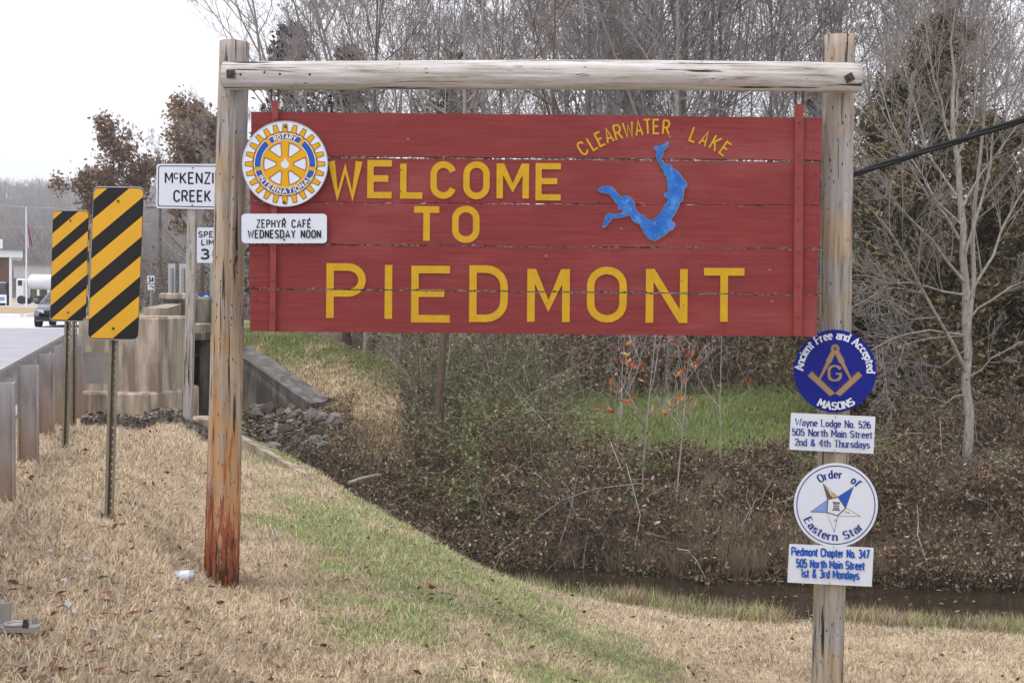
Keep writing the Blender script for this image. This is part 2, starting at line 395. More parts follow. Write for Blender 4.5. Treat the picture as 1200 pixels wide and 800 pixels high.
def creek_water():
    n = N('creek_water', .08, .5); n.b.inputs['IOR'].default_value = 1.33
    v = n.coord((1, 2.5, 1)); n.color(n.ramp(n.noise(v, 1.4, 5), [(.3, srgb(38, 33, 27)), (.7, srgb(58, 49, 40))]))
    n.bump(n.noise(n.coord((2, 7, 1)), 3, 5), .12, .02)
    V, Fs = [], []
    for i, p in enumerate(CREEK):
        d = CREEK[min(i + 1, len(CREEK) - 1)] - CREEK[max(i - 1, 0)]; d /= np.hypot(*d); q = np.array((-d[1], d[0])) * 2.6
        V += [(*(p + q), WATER), (*(p - q), WATER)]
    for i in range(len(CREEK) - 1): Fs.append((2 * i, 2 * i + 1, 2 * i + 3, 2 * i + 2))
    return build('creek_water', V, Fs, n.m)
tag(creek_water(), kind='structure')

# ---------------------------------------------------------------- road, markings, far lot
RD = Vector((-0.312, 1, 0)).normalized(); RN = Vector((RD.y, -RD.x, 0))    # along the road; out to its right side
def on_road(s_y, u, z=0.0):
    """A point beside the guardrail line: at distance s_y, u metres to its right."""
    return Vector((-3.19 - 0.312 * (s_y - 7.5) + u, s_y, z))
def sheet(name, pts, mat): return build(name, [tuple(p) for p in pts], [tuple(range(len(pts)))], mat)
def asphalt(name, a, b):
    n = N(name, .85, .25); v = n.coord(); g = n.noise(v, 1.1, 5); f = n.noise(v, 60, 3)
    n.color(n.mix(1.0, n.ramp(g, [(.3, a), (.7, b)]), n.ramp(f, [(.3, .85), (.7, 1.0)]), 'MULTIPLY')); n.bump(f, .2, .004); return n.m
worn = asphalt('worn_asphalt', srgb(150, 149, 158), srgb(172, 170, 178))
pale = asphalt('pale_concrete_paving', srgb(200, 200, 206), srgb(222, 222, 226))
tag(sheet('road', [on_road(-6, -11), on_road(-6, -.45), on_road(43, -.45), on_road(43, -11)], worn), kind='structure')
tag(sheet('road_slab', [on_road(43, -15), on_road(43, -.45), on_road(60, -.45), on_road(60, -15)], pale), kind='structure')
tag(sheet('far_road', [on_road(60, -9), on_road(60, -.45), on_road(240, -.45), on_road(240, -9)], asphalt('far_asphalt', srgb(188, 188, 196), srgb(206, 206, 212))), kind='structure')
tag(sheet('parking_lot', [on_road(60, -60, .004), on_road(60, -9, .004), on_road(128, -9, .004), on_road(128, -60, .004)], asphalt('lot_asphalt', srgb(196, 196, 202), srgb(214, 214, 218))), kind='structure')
island = []
for k in range(9):
    a = k / 8 * math.pi; island.append((-28.3 - 6 * math.cos(a) * .0 - 10 + 9.6 * math.sin(a) ** 1.0, 62 + 40 * k / 8, .05))
mb = MB().prism([(-48, 62.5, 0), (-25.7, 62.5, 0), (-27.4, 72, 0), (-33.5, 92, 0), (-48, 100, 0)], (0, 0, .12)); tag(mb.build('traffic_island', plain('island_turf', srgb(172, 150, 120), .95, .25, 3)), kind='structure')
mk = MB(); kb = plain('white_kerb_paint', srgb(232, 232, 234), .6, .1, 2)
for a, b in (((-25.6, 62.4), (-27.3, 72)), ((-27.3, 72), (-33.4, 92.2)), ((-48, 62.2), (-25.6, 62.4))):
    a = Vector((*a, .005)); b = Vector((*b, .005)); d = (b - a).normalized(); q = Vector((d.y, -d.x, 0)) * .22
    mk.prism([a, b, b + q, a + q], (0, 0, .15))
tag(mk.build('island_kerb', kb), kind='structure')
ml = MB()
for u0, u1, z in ((-.95, -.8, .004), (-8.4, -8.28, .004)):
    ml.add([on_road(2, u0, z), on_road(2, u1, z), on_road(43, u1, z), on_road(43, u0, z)], [(0, 1, 2, 3)])
for k in range(4): ml.add([on_road(8 + 9 * k, -4.75, .004), on_road(8 + 9 * k, -4.62, .004), on_road(11 + 9 * k, -4.62, .004), on_road(11 + 9 * k, -4.75, .004)], [(0, 1, 2, 3)])
tag(ml.build('road_markings', kb), kind='structure')

# ---------------------------------------------------------------- bridge over the creek
br = thing('bridge', (-5.5, 18, 0), 'old stained concrete bridge with block end posts where the road crosses the creek', 'bridge')
def pbox(px0, py0, px1, py1, Y, depth, bev=.03):
    a = at(px0, py1, Y); b = at(px1, py0, Y); return (a.x, Y, a.z), (b.x, Y + depth, b.z), bev
def block(px0, px1, pxr, y0, y1, Y, dep, run):
    zb, zt = at(px0, y1, Y).z, at(px0, y0, Y).z; x0, x1 = at(px0, y0, Y).x, at(px1, y0, Y).x; xr = at(pxr, y0, Y + run).x; m = MB()
    c = .035
    for i, (za, zb_, e0, e1) in enumerate(((zb, zt - c, 0, 0), (zt - c, zt, 0, c))):
        P = lambda e, z: [(x0 + e, Y + e, z), (x1 - e * .4, Y + e, z), (xr - e, Y + run + e * .3, z), (xr - e, Y + dep - e, z), (x0 + e, Y + dep - e, z)]
        V = P(e0, za) + P(e1, zb_); m.add(V, [(k, (k + 1) % 5, (k + 1) % 5 + 5, k + 5) for k in range(5)] + ([(9, 8, 7, 6, 5)[::-1]] if i else [(4, 3, 2, 1, 0)]))
    return m
block(92, 186, 207, 370, 470, 17, 1.3, .5).build('end_block', M['concrete'], br)
block(90, 174, 212, 459, 505, 16.8, 1.6, .6).build('footing', M['concrete'], br)
a, b, v = pbox(176, 490.5, 262, 510, 16.1, .4, .02); MB().box(a, b, 0, v).build('footing', M['concrete'], br)
def wall_strip(p, q, z0, z1, t):
    d = (q - p).normalized(); n = Vector((d.y, -d.x, 0)) * t
    return MB().prism([p + Vector((0, 0, z0)), q + Vector((0, 0, z0)), q + n + Vector((0, 0, z0)), p + n + Vector((0, 0, z0))], (0, 0, z1 - z0))
p0, p1 = Vector((-5.55, 18.0, 0)), Vector((-7.55, 26, 0))
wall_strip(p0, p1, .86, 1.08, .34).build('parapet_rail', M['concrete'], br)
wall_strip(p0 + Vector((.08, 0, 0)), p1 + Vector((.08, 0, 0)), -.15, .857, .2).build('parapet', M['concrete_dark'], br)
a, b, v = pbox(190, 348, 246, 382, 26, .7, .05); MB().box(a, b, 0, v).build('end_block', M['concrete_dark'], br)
a, b, v = pbox(186, 343.5, 222, 351, 25.9, .75, .03); MB().box(a, b, 0, v).build('coping', M['concrete'], br)
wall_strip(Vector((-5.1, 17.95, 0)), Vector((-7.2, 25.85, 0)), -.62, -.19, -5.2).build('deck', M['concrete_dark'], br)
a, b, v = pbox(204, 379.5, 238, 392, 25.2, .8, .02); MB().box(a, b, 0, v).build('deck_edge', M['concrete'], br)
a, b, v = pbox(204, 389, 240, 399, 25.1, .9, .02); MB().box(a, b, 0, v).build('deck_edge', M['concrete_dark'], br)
a, b, v = pbox(150, 380, 272, 418, 26.6, .6, .02); MB().box(a, b, 0, v).build('under_deck_shade', M['dark'], br)  # near-black box that stands in for the shade in the void under the deck
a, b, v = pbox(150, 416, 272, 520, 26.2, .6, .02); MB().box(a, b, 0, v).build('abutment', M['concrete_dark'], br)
def prof(pts, Y, dy):
    return MB().prism([at(x, y, Y) for x, y in pts], (0, dy, 0))
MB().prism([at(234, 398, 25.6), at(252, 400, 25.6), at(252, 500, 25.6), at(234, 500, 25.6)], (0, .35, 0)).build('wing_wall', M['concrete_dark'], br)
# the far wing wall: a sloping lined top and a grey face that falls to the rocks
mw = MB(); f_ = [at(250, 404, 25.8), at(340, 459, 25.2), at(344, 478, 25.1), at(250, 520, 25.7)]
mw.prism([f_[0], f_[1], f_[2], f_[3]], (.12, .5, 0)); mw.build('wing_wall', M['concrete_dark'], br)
T = [at(262, 404, 25.75), at(342, 459.5, 25.1), at(364, 474, 24.7), at(388, 470, 25.2), at(352, 444, 26.2), at(300, 410, 27.2), at(268, 396, 27.6)]
MB().prism([t + Vector((0, 0, .02)) for t in T], (0, .05, -.35)).build('slope_lining', M['asphalt_apron'], br)
# near wing wall whose sloping top shows as a pale strip behind the left post
q = [Vector((-3.95, 15.9, -.46)), Vector((-2.0, 13.2, -.78)), Vector((-1.86, 13.3, -.80)), Vector((-3.8, 16.05, -.46))]
q = [at(262, 497, 15.6), at(356, 560, 13.0), at(363, 558, 13.2), at(270, 493, 15.85)]
for v, e in zip(q, (.13, .03, .03, .13)): v.z = float(ground_z(v.x, v.y)) + e
MB().prism(q, (0, 0, -.9)).build('wing_wall', M['concrete'], br)

# ---------------------------------------------------------------- guardrail
gr = thing('guardrail', on_road(9, 0), 'galvanised steel guardrail seen from behind along the road edge', 'guardrail')
gr_posts = [on_road(7.35 + 1.75 * k, 0) for k in range(6)]
gr_posts = [on_road(y, 0) for y in (.5, 2.25, 4.0, 5.75)] + gr_posts
def ibeam(p, z0, z1, fl=.1, dp=.15, t=.012):
    m = MB(); c = p
    def bx(a0, a1, b0, b1):
        q = [c + RN * a + RD * b for a, b in ((a0, b0), (a1, b0), (a1, b1), (a0, b1))]
        m.prism([v + Vector((0, 0, z0)) for v in q], (0, 0, z1 - z0))
    bx(-dp / 2, -dp / 2 + t, -fl / 2, fl / 2); bx(dp / 2 - t, dp / 2, -fl / 2, fl / 2); bx(-dp / 2 + t + .001, dp / 2 - t - .001, -t / 2, t / 2); return m
for p in gr_posts:
    z = float(ground_z(p.x, p.y)); ibeam(p, z - .12, .74).build('post', M['galv_dirty'], gr)
wp = [(.0, .45), (.0, .475), (.075, .51), (.075, .555), (.0, .595), (.0, .635), (.075, .675), (.075, .72), (.0, .755), (.0, .78)]
m = MB(); A, B = on_road(-3, -.085), on_road(16.6, -.085)
va = []
ns = 14
for i in range(ns):
    c = A.lerp(B, i / (ns - 1))
    va += [c - RN * w_ + Vector((0, 0, z)) for w_, z in wp] + [c - RN * (w_ - .006) + Vector((0, 0, z)) for w_, z in wp]
k = len(wp); fs = []
for i in range(ns - 1):
    for j in range(k - 1):
        o = i * 2 * k; fs += [(o + j, o + j + 1, o + 2 * k + j + 1, o + 2 * k + j), (o + k + j, o + 3 * k + j, o + 3 * k + j + 1, o + k + j + 1)]
    o = i * 2 * k; fs.append((o + k - 1, o + 2 * k - 1, o + 4 * k - 1, o + 3 * k - 1))
m.add(va, fs); m.build('rail', M['chrome'], gr)
a, b, v = pbox(97, 413, 127, 449, 16.5, .03, .0); MB().box(a, b).build('end_shoe', M['galv'], gr)

# ---------------------------------------------------------------- grass and leaves (uncountable)
def blades(name, X, Y, Lr, Wd, lean, colr, mat, z0=0.0, parent=None):
    n = len(X); Z = ground_z(X, Y) + z0
    a = rng.random(n) * 2 * math.pi; ln = Lr * (.55 + .9 * rng.random(n)); le = lean * (.3 + 1.0 * rng.random(n)); wd = Wd * (.6 + .8 * rng.random(n))
    dx, dy = np.cos(a), np.sin(a); b = a + math.pi / 2 + rng.normal(0, .5, n); sx, sy = np.cos(b) * wd, np.sin(b) * wd
    h1, r1 = ln * .5 * np.cos(le * .7), ln * .5 * np.sin(le * .7)
    h2, r2 = h1 + ln * .5 * np.cos(np.minimum(le * 1.4, 1.75)), r1 + ln * .5 * np.sin(np.minimum(le * 1.4, 1.75))
    V = np.empty((n, 5, 3), np.float32); base = np.stack([X, Y, Z - .008], 1); s = np.stack([sx, sy, 0 * sx], 1)
    V[:, 0] = base - s; V[:, 1] = base + s
    m_ = base + np.stack([dx * r1, dy * r1, h1], 1); V[:, 2] = m_ + s * .75; V[:, 3] = m_ - s * .75
    V[:, 4] = base + np.stack([dx * r2, dy * r2, np.maximum(h2, .006)], 1)
    i = np.arange(n)[:, None] * 5
    T = np.concatenate([i + [[0, 1, 2]], i + [[0, 2, 3]], i + [[3, 2, 4]]], 1).reshape(-1, 3)
    return build(name, V.reshape(-1, 3), T, mat, parent, False, np.repeat(colr, 5, 0))
def turf_colours(X, Y, extra=0.0, straw=(.66, .545, .41), grn=(.33, .365, .17)):
    n = len(X); g = np.clip(green(X, Y) * .85 + extra, 0, 1)
    isg = rng.random(n) < g
    s = np.array(straw) * (.5 + .75 * rng.random((n, 1))) * (1 + .09 * rng.normal(0, 1, (n, 1)) * [[1, .9, .3]]) * (.72 + .56 * fbm(X * 2.1 + 50, Y * 2.1, 4))[:, None]
    dk = rng.random(n) < .21; s[dk] *= np.array([.48, .42, .4])
    gg = np.array(grn) * (.55 + .95 * rng.random((n, 1))) * (1 + .1 * rng.normal(0, 1, (n, 3)))
    return np.clip(np.where(isg[:, None], gg, s), .01, .9)
def lawn():
    n = 620000
    Y = 3.0 * (15 / 3.0) ** rng.random(n); X = Y * rng.uniform(-.56, .60, n)
    c = creek(X, Y); u = u_of(X, Y)
    pk = (fbm(X * 2.6, Y * 2.6 + 31, 3) > .40 + .1 * (rng.random(n) - .5)) | (rng.random(n) < .45)
    k = (c < -1.25 - .5 * rng.random(n)) & (u > -.5) & pk 
    X, Y = X[k], Y[k]
    h = .032 + .045 * fbm(X * 3, Y * 3, 3)
    return blades('dead_grass', X, Y, h * (1 + .05 * Y * .3), .0017 * (1 + Y * .12), 1.32, turf_colours(X, Y), M['straw'])
tag(lawn(), 'short dry tan grass with green streaks on the near slope', 'grass', kind='stuff')
def far_grass():
    n = 150000
    Y = rng.uniform(18.5, 36, n); X = rng.uniform(-8.5, 1, n); u = u_of(X, Y); c = creek(X, Y)
    k = (c > 1.2) & (u > 1.0) & (u < 8.8 + .6 * rng.normal(size=n)) & ((c > 3.4) | ((u > 4.3) & (c > 1.6)))  & ~((u > 1.6) & (u < 3.9) & (c < 4.6)); X, Y = X[k], Y[k]
    return blades('bank_grass', X, Y, .09 + .06 * fbm(X, Y, 3), .007, 1.0, turf_colours(X, Y, 0, (.46, .37, .24), (.17, .205, .075)), M['straw'])
tag(far_grass(), 'dry tan and green grass on the embankment across the creek', 'grass', kind='stuff')
def meadow():
    n = 130000
    Y = rng.uniform(16.5, 27.5, n); X = rng.uniform(.3, 8.2, n); c = creek(X, Y)
    ok = (c > 3.3 + 1.2 * fbm(X, Y, 2)) & (fbm(X * .7, Y * .7 + 3, 3) > .27) & (X < 6.6 + 1.2 * rng.random(n)); X, Y = X[ok], Y[ok]
    return blades('meadow_grass', X, Y, .13, .006, .8, turf_colours(X, Y, .12, (.46, .39, .23), (.24, .30, .115)), M['straw'])
tag(meadow(), 'patch of green grass in the clearing beyond the brush', 'grass', kind='stuff')
def creek_weeds():
    n = 30000
    X = rng.uniform(-1.5, 10, n); t = rng.random(n)
    Y = np.interp(X, CREEK[:, 0], CREEK[:, 1]) - 1.25 - 1.1 * t ** 1.5
    k = fbm(X * 1.3, Y * 1.3 + 5, 3) + .12 * (rng.random(n) - .5) > .47; X, Y = X[k], Y[k]
    e = np.where(fbm(X * .9 + 2, Y * .9, 2) > .52, .30, -.25)
    return blades('creekside_weeds', X, Y, .20, .004, .75, turf_colours(X, Y, e, (.44, .36, .24)), M['straw'])
tag(creek_weeds(), 'taller green and tan weeds fringing the near edge of the creek', 'weeds', kind='stuff')
def leaves(name, P, size, colr, mat, flat=0.0):
    """Small bent leaves: two triangles each, any tilt (flat=1: lying down)."""
    n = len(P); a = rng.normal(0, 1, (n, 3)); a[:, 2] *= (1 - flat); a /= np.linalg.norm(a, axis=1)[:, None] + 1e-9
    b = rng.normal(0, 1, (n, 3)); b[:, 2] *= (1 - flat); b -= a * (a * b).sum(1)[:, None]; b /= np.linalg.norm(b, axis=1)[:, None] + 1e-9
    nn = np.cross(a, b); s = (np.asarray(size) * (.55 + .8 * rng.random(n)))[:, None]
    V = np.stack([P - a * s, P + b * s * .45 + nn * s * .2, P + a * s, P - b * s * .45 + nn * s * .2], 1).astype(np.float32)
    i = np.arange(n)[:, None] * 4; T = np.concatenate([i + [[0, 1, 2]], i + [[0, 2, 3]]], 1).reshape(-1, 3)
    return V.reshape(-1, 3), T, np.repeat(colr, 4, 0)
def fallen():
    n = 1900
    Y = 3.2 * (14 / 3.2) ** rng.random(n); X = Y * rng.uniform(-.5, .55, n); k = (creek(X, Y) < -1.4) & (u_of(X, Y) > 0) & (fbm(X * 1.6, Y * 1.6, 3) > .38); X, Y = X[k], Y[k]
    P = np.stack([X, Y, ground_z(X, Y) + .035], 1); n = len(X)
    pal = np.array([(.10, .055, .04), (.17, .08, .05), (.22, .055, .035), (.07, .05, .04), (.26, .17, .10)])
    V, T, C = leaves('', P, .025, pal[rng.choice(5, n, p=[.3, .25, .12, .23, .1])] * (.7 + .6 * rng.random((n, 1))), None, .75)
    return build('fallen_leaves', V, T, M['leaf'], None, False, C)
tag(fallen(), 'scattered brown and red fallen leaves on the dry grass', 'leaves', kind='stuff')
def mud_leaves():
    n = 16000
    X = rng.uniform(-2.5, 11, n); cy = np.interp(X, CREEK[:, 0], CREEK[:, 1]); Y = cy + rng.uniform(.2, 1.8, n) - 1.9 * (rng.random(n) < .35)
    Zg = ground_z(X, Y); k = (Zg > WATER - .03) | ((rng.random(n) < .06)); X, Y, Zg = X[k], Y[k], np.maximum(Zg[k], WATER); n = len(X)
    pal = np.array([(.20, .145, .10), (.27, .21, .15), (.11, .08, .06), (.33, .27, .2)])
    V, T, C = leaves('', np.stack([X, Y, Zg + .015], 1), .035, pal[rng.integers(0, 4, n)] * (.6 + .7 * rng.random((n, 1))), None, .85)
    return build('creek_bed_leaves', V, T, M['leaf'], None, False, C)
tag(mud_leaves(), 'brown dead leaves lying along the edge of the creek', 'leaves', kind='stuff')

def footing_debris():
    n = 1500
    P0 = np.array([(px, py) for px, py in zip(rng.uniform(96, 262, n), rng.normal(495, 5, n))]); Yd = np.interp(P0[:, 1], [484, 505], [16.6, 14.6]); Q = at_np(P0, Yd); X, Y = Q[:, 0], Q[:, 1]
    V, T, C = leaves('', np.stack([X, Y, ground_z(X, Y) + .03 + .04 * rng.random(n)], 1), .045, np.array([(.10, .085, .08), (.19, .16, .14), (.06, .055, .055), (.24, .2, .17)])[rng.integers(0, 4, n)] * (.6 + .7 * rng.random((n, 1))), None, .6)
    return build('leaf_drift', V, T, M['leaf'], None, False, C)
tag(footing_debris(), 'dark drift of dead leaves and twigs along the bridge footing', 'leaves', kind='stuff')
def bank_reeds():
    n = 40000; X = rng.uniform(.2, 12, n); Y = np.interp(X, CREEK[:, 0], CREEK[:, 1]) + .55 + .9 * rng.random(n) ** 1.3
    k = fbm(X * 1.8 + 3, Y * 1.8, 3) > .40; X, Y = X[k], Y[k]; n = len(X); s = np.array([.36, .28, .205]) * (.4 + .85 * rng.random((n, 1)))
    return blades('creek_bank_grass', X, Y, .30, .0045, .55, s, M['straw'])
tag(bank_reeds(), 'drooping tan dead grass along the far edge of the creek', 'grass', kind='stuff')
# ---------------------------------------------------------------- branches as thin tubes (numpy)
def norm(a): return a / (np.linalg.norm(a, axis=-1, keepdims=True) + 1e-9)
def tubes(P, Rr, n=3):
    """P (m,k,3) polylines, Rr (m,k) radii -> verts, faces of n-sided tubes."""
    m, k, _ = P.shape
    T = norm(np.concatenate([P[:, 1:] - P[:, :-1], P[:, -1:] - P[:, -2:-1]], 1))
    ref = np.where(np.abs(T[:, :1, 2:3]) > .9, [[[1., 0, 0]]], [[[0, 0, 1.]]])
    A = norm(np.cross(T, np.broadcast_to(ref, T.shape))); B = np.cross(T, A)
    th = np.arange(n) * 2 * math.pi / n
    V = P[:, :, None, :] + Rr[:, :, None, None] * (A[:, :, None, :] * np.cos(th)[None, None, :, None] + B[:, :, None, :] * np.sin(th)[None, None, :, None])
    base = (np.arange(m)[:, None, None] * k + np.arange(k - 1)[None, :, None]) * n
    j = np.arange(n)[None, None, :]; jn = (j + 1) % n
    Fs = np.stack([base + j, base + jn, base + n + jn, base + n + j], -1).reshape(-1, 4)
    return V.reshape(-1, 3).astype(np.float32), Fs
def join(parts):
    V, Fs, n = [], [], 0
    for v, f in parts: V.append(v); Fs.append(f + n); n += len(v)
    return np.concatenate(V), np.concatenate(Fs)
def sprout(P, Rr, m, ratio, ang, up, k=5, tmin=.22, g=None, jit=.13, lenm=None):
    g = g or rng
    n, kk, _ = P.shape; idx = np.repeat(np.arange(n), m); q = len(idx)
    t = tmin + (1 - tmin) * g.random(q) ** .85; f = t * (kk - 1); j = np.minimum(f.astype(int), kk - 2); f = (f - j)[:, None]
    p = P[idx, j] * (1 - f) + P[idx, j + 1] * f; tan = norm(P[idx, j + 1] - P[idx, j])
    Lp = np.linalg.norm(np.diff(P, axis=1), axis=2).sum(1)[idx]
    rd = norm(np.cross(tan, norm(g.normal(size=(q, 3))))); a = np.radians(ang * (.6 + .8 * g.random(q)))[:, None]
    d = norm(tan * np.cos(a) + rd * np.sin(a)); ln = Lp * ratio * (.55 + .8 * g.random(q)) * (1.15 - .6 * t)
    r0 = (Rr[idx, j] * (1 - f[:, 0]) + Rr[idx, j + 1] * f[:, 0]) * .62
    Q = np.empty((q, k, 3)); Q[:, 0] = p
    for i in range(1, k):
        d = norm(d + [0, 0, up] + jit * g.normal(size=(q, 3))); Q[:, i] = Q[:, i - 1] + d * (ln / (k - 1))[:, None]
    return Q, r0[:, None] * np.linspace(1, .35, k)[None]
def trunk_line(H, r, k=12, wig=.02, lean=(0, 0), g=None, top=.15):
    g = g or rng; z = np.linspace(0, 1, k); P = np.zeros((1, k, 3)); P[0, :, 2] = z * H - .15
    P[0, :, :2] = np.cumsum(g.normal(0, wig * H / k * 2, (k, 2)), 0) + np.outer(z ** 1.2 * H, lean); P[0, 0, :2] = 0
    return P, (r * (1 - (1 - top) * z ** .8))[None] * (1 + .35 * np.exp(-z * 18))[None]
def bare_tree(seed, H, r, nl=15, ang=42, up=.16, ratio=.42, tmin=.25, m=(6, 5, 4), rmin=.007, lean=(0, 0), two=0):
    g = np.random.default_rng(seed); P, Rr = trunk_line(H, r, lean=lean, g=g)
    big = [tubes(P, Rr, 9)]
    if two:
        Q, q = sprout(P, Rr, two, .85, 16, .1, 9, .05, g); big.append(tubes(Q, q * 1.3, 7)); P2, R2 = Q, q * 1.3
    Q, q = sprout(P, Rr, nl, ratio, ang, up, 6, tmin, g)
    if two: Q2, q2 = sprout(P2, R2, nl // 2, ratio, ang, up, 6, .3, g); Q, q = np.concatenate([Q, Q2]), np.concatenate([q, q2])
    big.append(tubes(Q, np.maximum(q, rmin * 1.2), 5)); tw = []
    for lv, (mm, ra, an) in enumerate(zip(m, (.5, .55, .6), (40, 42, 45))):
        Q, q = sprout(Q, q, mm, ra, an, .12, 5 if lv < 2 else 4, .15, g); q = np.maximum(q, rmin * (.8 ** lv)); tw.append(tubes(Q, q, 3))
    return join(big), join(tw), Q
def tree_thing(name, loc, big, tw, mb_, mt, label, group=None, leaf=None, cat='tree'):
    t = thing(name, loc, label, cat, group); o = np.array(loc)
    build('trunk', big[0] + o, big[1], mb_, t, True)
    c = build('crown', tw[0] + o, tw[1], mt, t, False)
    if leaf is not None: build('foliage', leaf[0] + o, leaf[1], M['leaf'], t, False, leaf[2])
    return t
def copy_tree(root, loc, rz, s, label):
    r = root.copy(); col.objects.link(r); r.location = loc; r.rotation_euler = (0, 0, rz); r.scale = (s, s, s); r['label'] = label
    for ch in root.children:
        c = ch.copy(); col.objects.link(c); c.parent = r
    return r
def pick(pal, n, lo=.6, hi=.8):
    pal = np.array(pal); return pal[rng.integers(0, len(pal), n)] * (lo + hi * rng.random((n, 1)))

# ---------------------------------------------------------------- woods behind the sign
protos = []
specs = [(1, 13, 0.096, 16, 38, .2, .42, (6, 5, 4), 0), (2, 12, 0.081, 15, 45, .14, .45, (6, 5, 4), 1), (3, 14, 0.111, 14, 34, .24, .4, (6, 6, 4), 2),
         (4, 10, 0.067, 17, 48, .1, .46, (6, 5, 4), 0), (5, 11, 0.074, 13, 40, .18, .5, (7, 5, 4), 2), (6, 13, 0.089, 18, 30, .28, .36, (6, 5, 4), 3)]
WL = 'bare grey winter tree among the thick woods behind the sign'
WG = 'bare trees of the woods'
spots = []
gw = np.random.default_rng(77)
for i in range(34):
    Y = 27 + 30 * gw.random() ** .9; X = gw.uniform(-.2, .52) * Y
    if X < -2.5 - (Y - 26) * .16: X = -X
    if 280 < 600 + F * X / Y < 590 and i % 4: continue
    spots.append((X, Y))
# taller stems whose shape shows against the sky over the beam
spots += [(at(px, 200, Y).x, Y) for px, Y in ((430, 36), (470, 33), (505, 38), (585, 31), (640, 34), (720, 31), (690, 40), (800, 35), (835, 30), (900, 34), (940, 38), (385, 40), (350, 44), (1045, 33), (1170, 30), (1110, 36))]
for i, (X, Y) in enumerate(spots):
    j = i % len(specs)
    if i < len(specs):
        sd, H, r, nl, an, up, ra, m, two = specs[j]; big, tw, tips = bare_tree(sd, H, r, nl, an + 8, up * .7, ra * 1.08, .2, m, .0085, two=two)
        protos.append(tree_thing('bare_tree', tuple(onto(X, Y)), big, tw, M['bark_grey'], M['twig_grey'], WL, WG))
    else: copy_tree(protos[j], onto(X, Y), gw.random() * 6.28, .75 + .5 * gw.random(), WL)
# trees in the gap left of the sign, a long way down the road
WL2 = 'distant bare grey tree in the row of trees beyond the bridge'
for i in range(26):
    px = 150 + 175 * gw.random() if i < 20 else -30 + 150 * gw.random(); Y = 62 + 60 * gw.random() if i < 20 else 160 + 60 * gw.random()
    if i >= 20: px = 0 + 28 * (i - 20)
    p = at(px, 342, Y); copy_tree(protos[i % 6], onto(p.x, Y), gw.random() * 6.28, (.75 + .25 * gw.random()) * ((1.0 if px > 215 else .62) if i < 20 else .8), WL2)['group'] = 'bare trees beyond the bridge'

def leafy(seed, H, r, pal, nleaf, size, **k):
    big, tw, tips = bare_tree(seed, H, r, **k); T = tips.reshape(-1, 3)
    P = T[rng.integers(0, len(T), nleaf)] + rng.normal(0, size * 1.6, (nleaf, 3)); V = leaves('', P, size, pick(pal, nleaf), None)
    return big, tw, V
BROWN = [(.23, .135, .085), (.17, .11, .075), (.28, .17, .105), (.14, .10, .075)]
p = at(132, 342, 78); big, tw, lf = leafy(21, 10.2, .18, BROWN, 8000, .16, nl=14, ang=52, ratio=.42, tmin=.3, m=(5, 4, 4), rmin=.014)
tree_thing('oak_tree', tuple(onto(p.x, 78)), big, tw, M['bark_brown'], M['bark_brown'], 'rusty brown leafed oak beyond the bridge, in front of the hazy hill', leaf=lf)
p = at(238, 342, 72); big, tw, lf = leafy(22, 10.8, .18, BROWN + [(.24, .17, .08)], 8000, .16, nl=15, ang=46, ratio=.4, tmin=.3, m=(5, 4, 4), rmin=.014)
tree_thing('oak_tree', tuple(onto(p.x, 72)), big, tw, M['bark_brown'], M['bark_brown'], 'brown leafed oak rising behind the creek name sign', leaf=lf)

def cedar(seed, H, r, wide, pal, nleaf, size, ragged=.25, bottom=.08):
    g = np.random.default_rng(seed); P, Rr = trunk_line(H, r, g=g, wig=.01)
    nb = int(H * 15); t = bottom + (1 - bottom) * g.random(nb); a = g.random(nb) * 6.283; ln = wide * (1 - t) ** .7 * (1 - ragged + 2 * ragged * g.random(nb)) + .15
    d = np.stack([np.cos(a), np.sin(a), .25 + .5 * t], 1); k = 5; s = np.linspace(0, 1, k)
    Q = np.stack([np.zeros(nb), np.zeros(nb), t * H], 1)[:, None] + d[:, None] * (ln[:, None] * s)[:, :, None]; Q[:, :, 2] += .12 * (s ** 2)[None] * ln[:, None]
    q = np.repeat((.02 * np.linspace(1, .3, k))[None], nb, 0)
    bi = g.integers(0, nb, nleaf); f = g.random(nleaf) ** .6; c = Q[bi, 0] * (1 - f)[:, None] + Q[bi, -1] * f[:, None]
    c = c + g.normal(0, 1, (nleaf, 3)) * (.05 + .09 * ln[bi])[:, None]
    lf = leaves('', c, size, pick(pal, nleaf, .5, .9), None)
    return tubes(P, Rr, 8), tubes(Q, q, 3), lf
DK = [(.055, .06, .048), (.07, .068, .05), (.04, .045, .036), (.085, .07, .055)]
for px, top, Y, wd, lab in ((342, 34, 46, 2.5, 'dark evergreen cedar whose top shows just right of the left post'), (408, 60, 44, 2.3, 'dark cedar with a low round top behind the left part of the beam'),
                          (530, 70, 47, 2.4, 'dark cedar behind the beam above the word WELCOME'), (735, 60, 45, 1.9, 'dark cedar behind the beam above the lake map'), (960, 90, 46, 2.2, 'dark cedar behind the top of the right post')):
    g0 = onto(at(px, 342, Y).x, Y); H = at(px, top, Y).z - g0.z; big, tw, lf = cedar(int(px), H, .16, wd, DK, 5200, .15, .4)
    tree_thing('cedar_tree', tuple(g0), big, tw, M['bark_brown'], M['bark_brown'], lab, leaf=lf)
VINE = [(.13, .098, .062), (.09, .075, .05), (.18, .13, .078), (.075, .08, .045), (.21, .145, .085), (.125, .125, .06)]
VL = {1045: 'vine covered tree dark with dead leaves just right of the right post', 1095: 'tall vine covered tree behind the pale bare tree', 1165: 'wide vine covered tree at the right edge of the photo',
      1010: 'low vine covered tree behind the right post', 1225: 'vine covered tree half outside the right edge'}
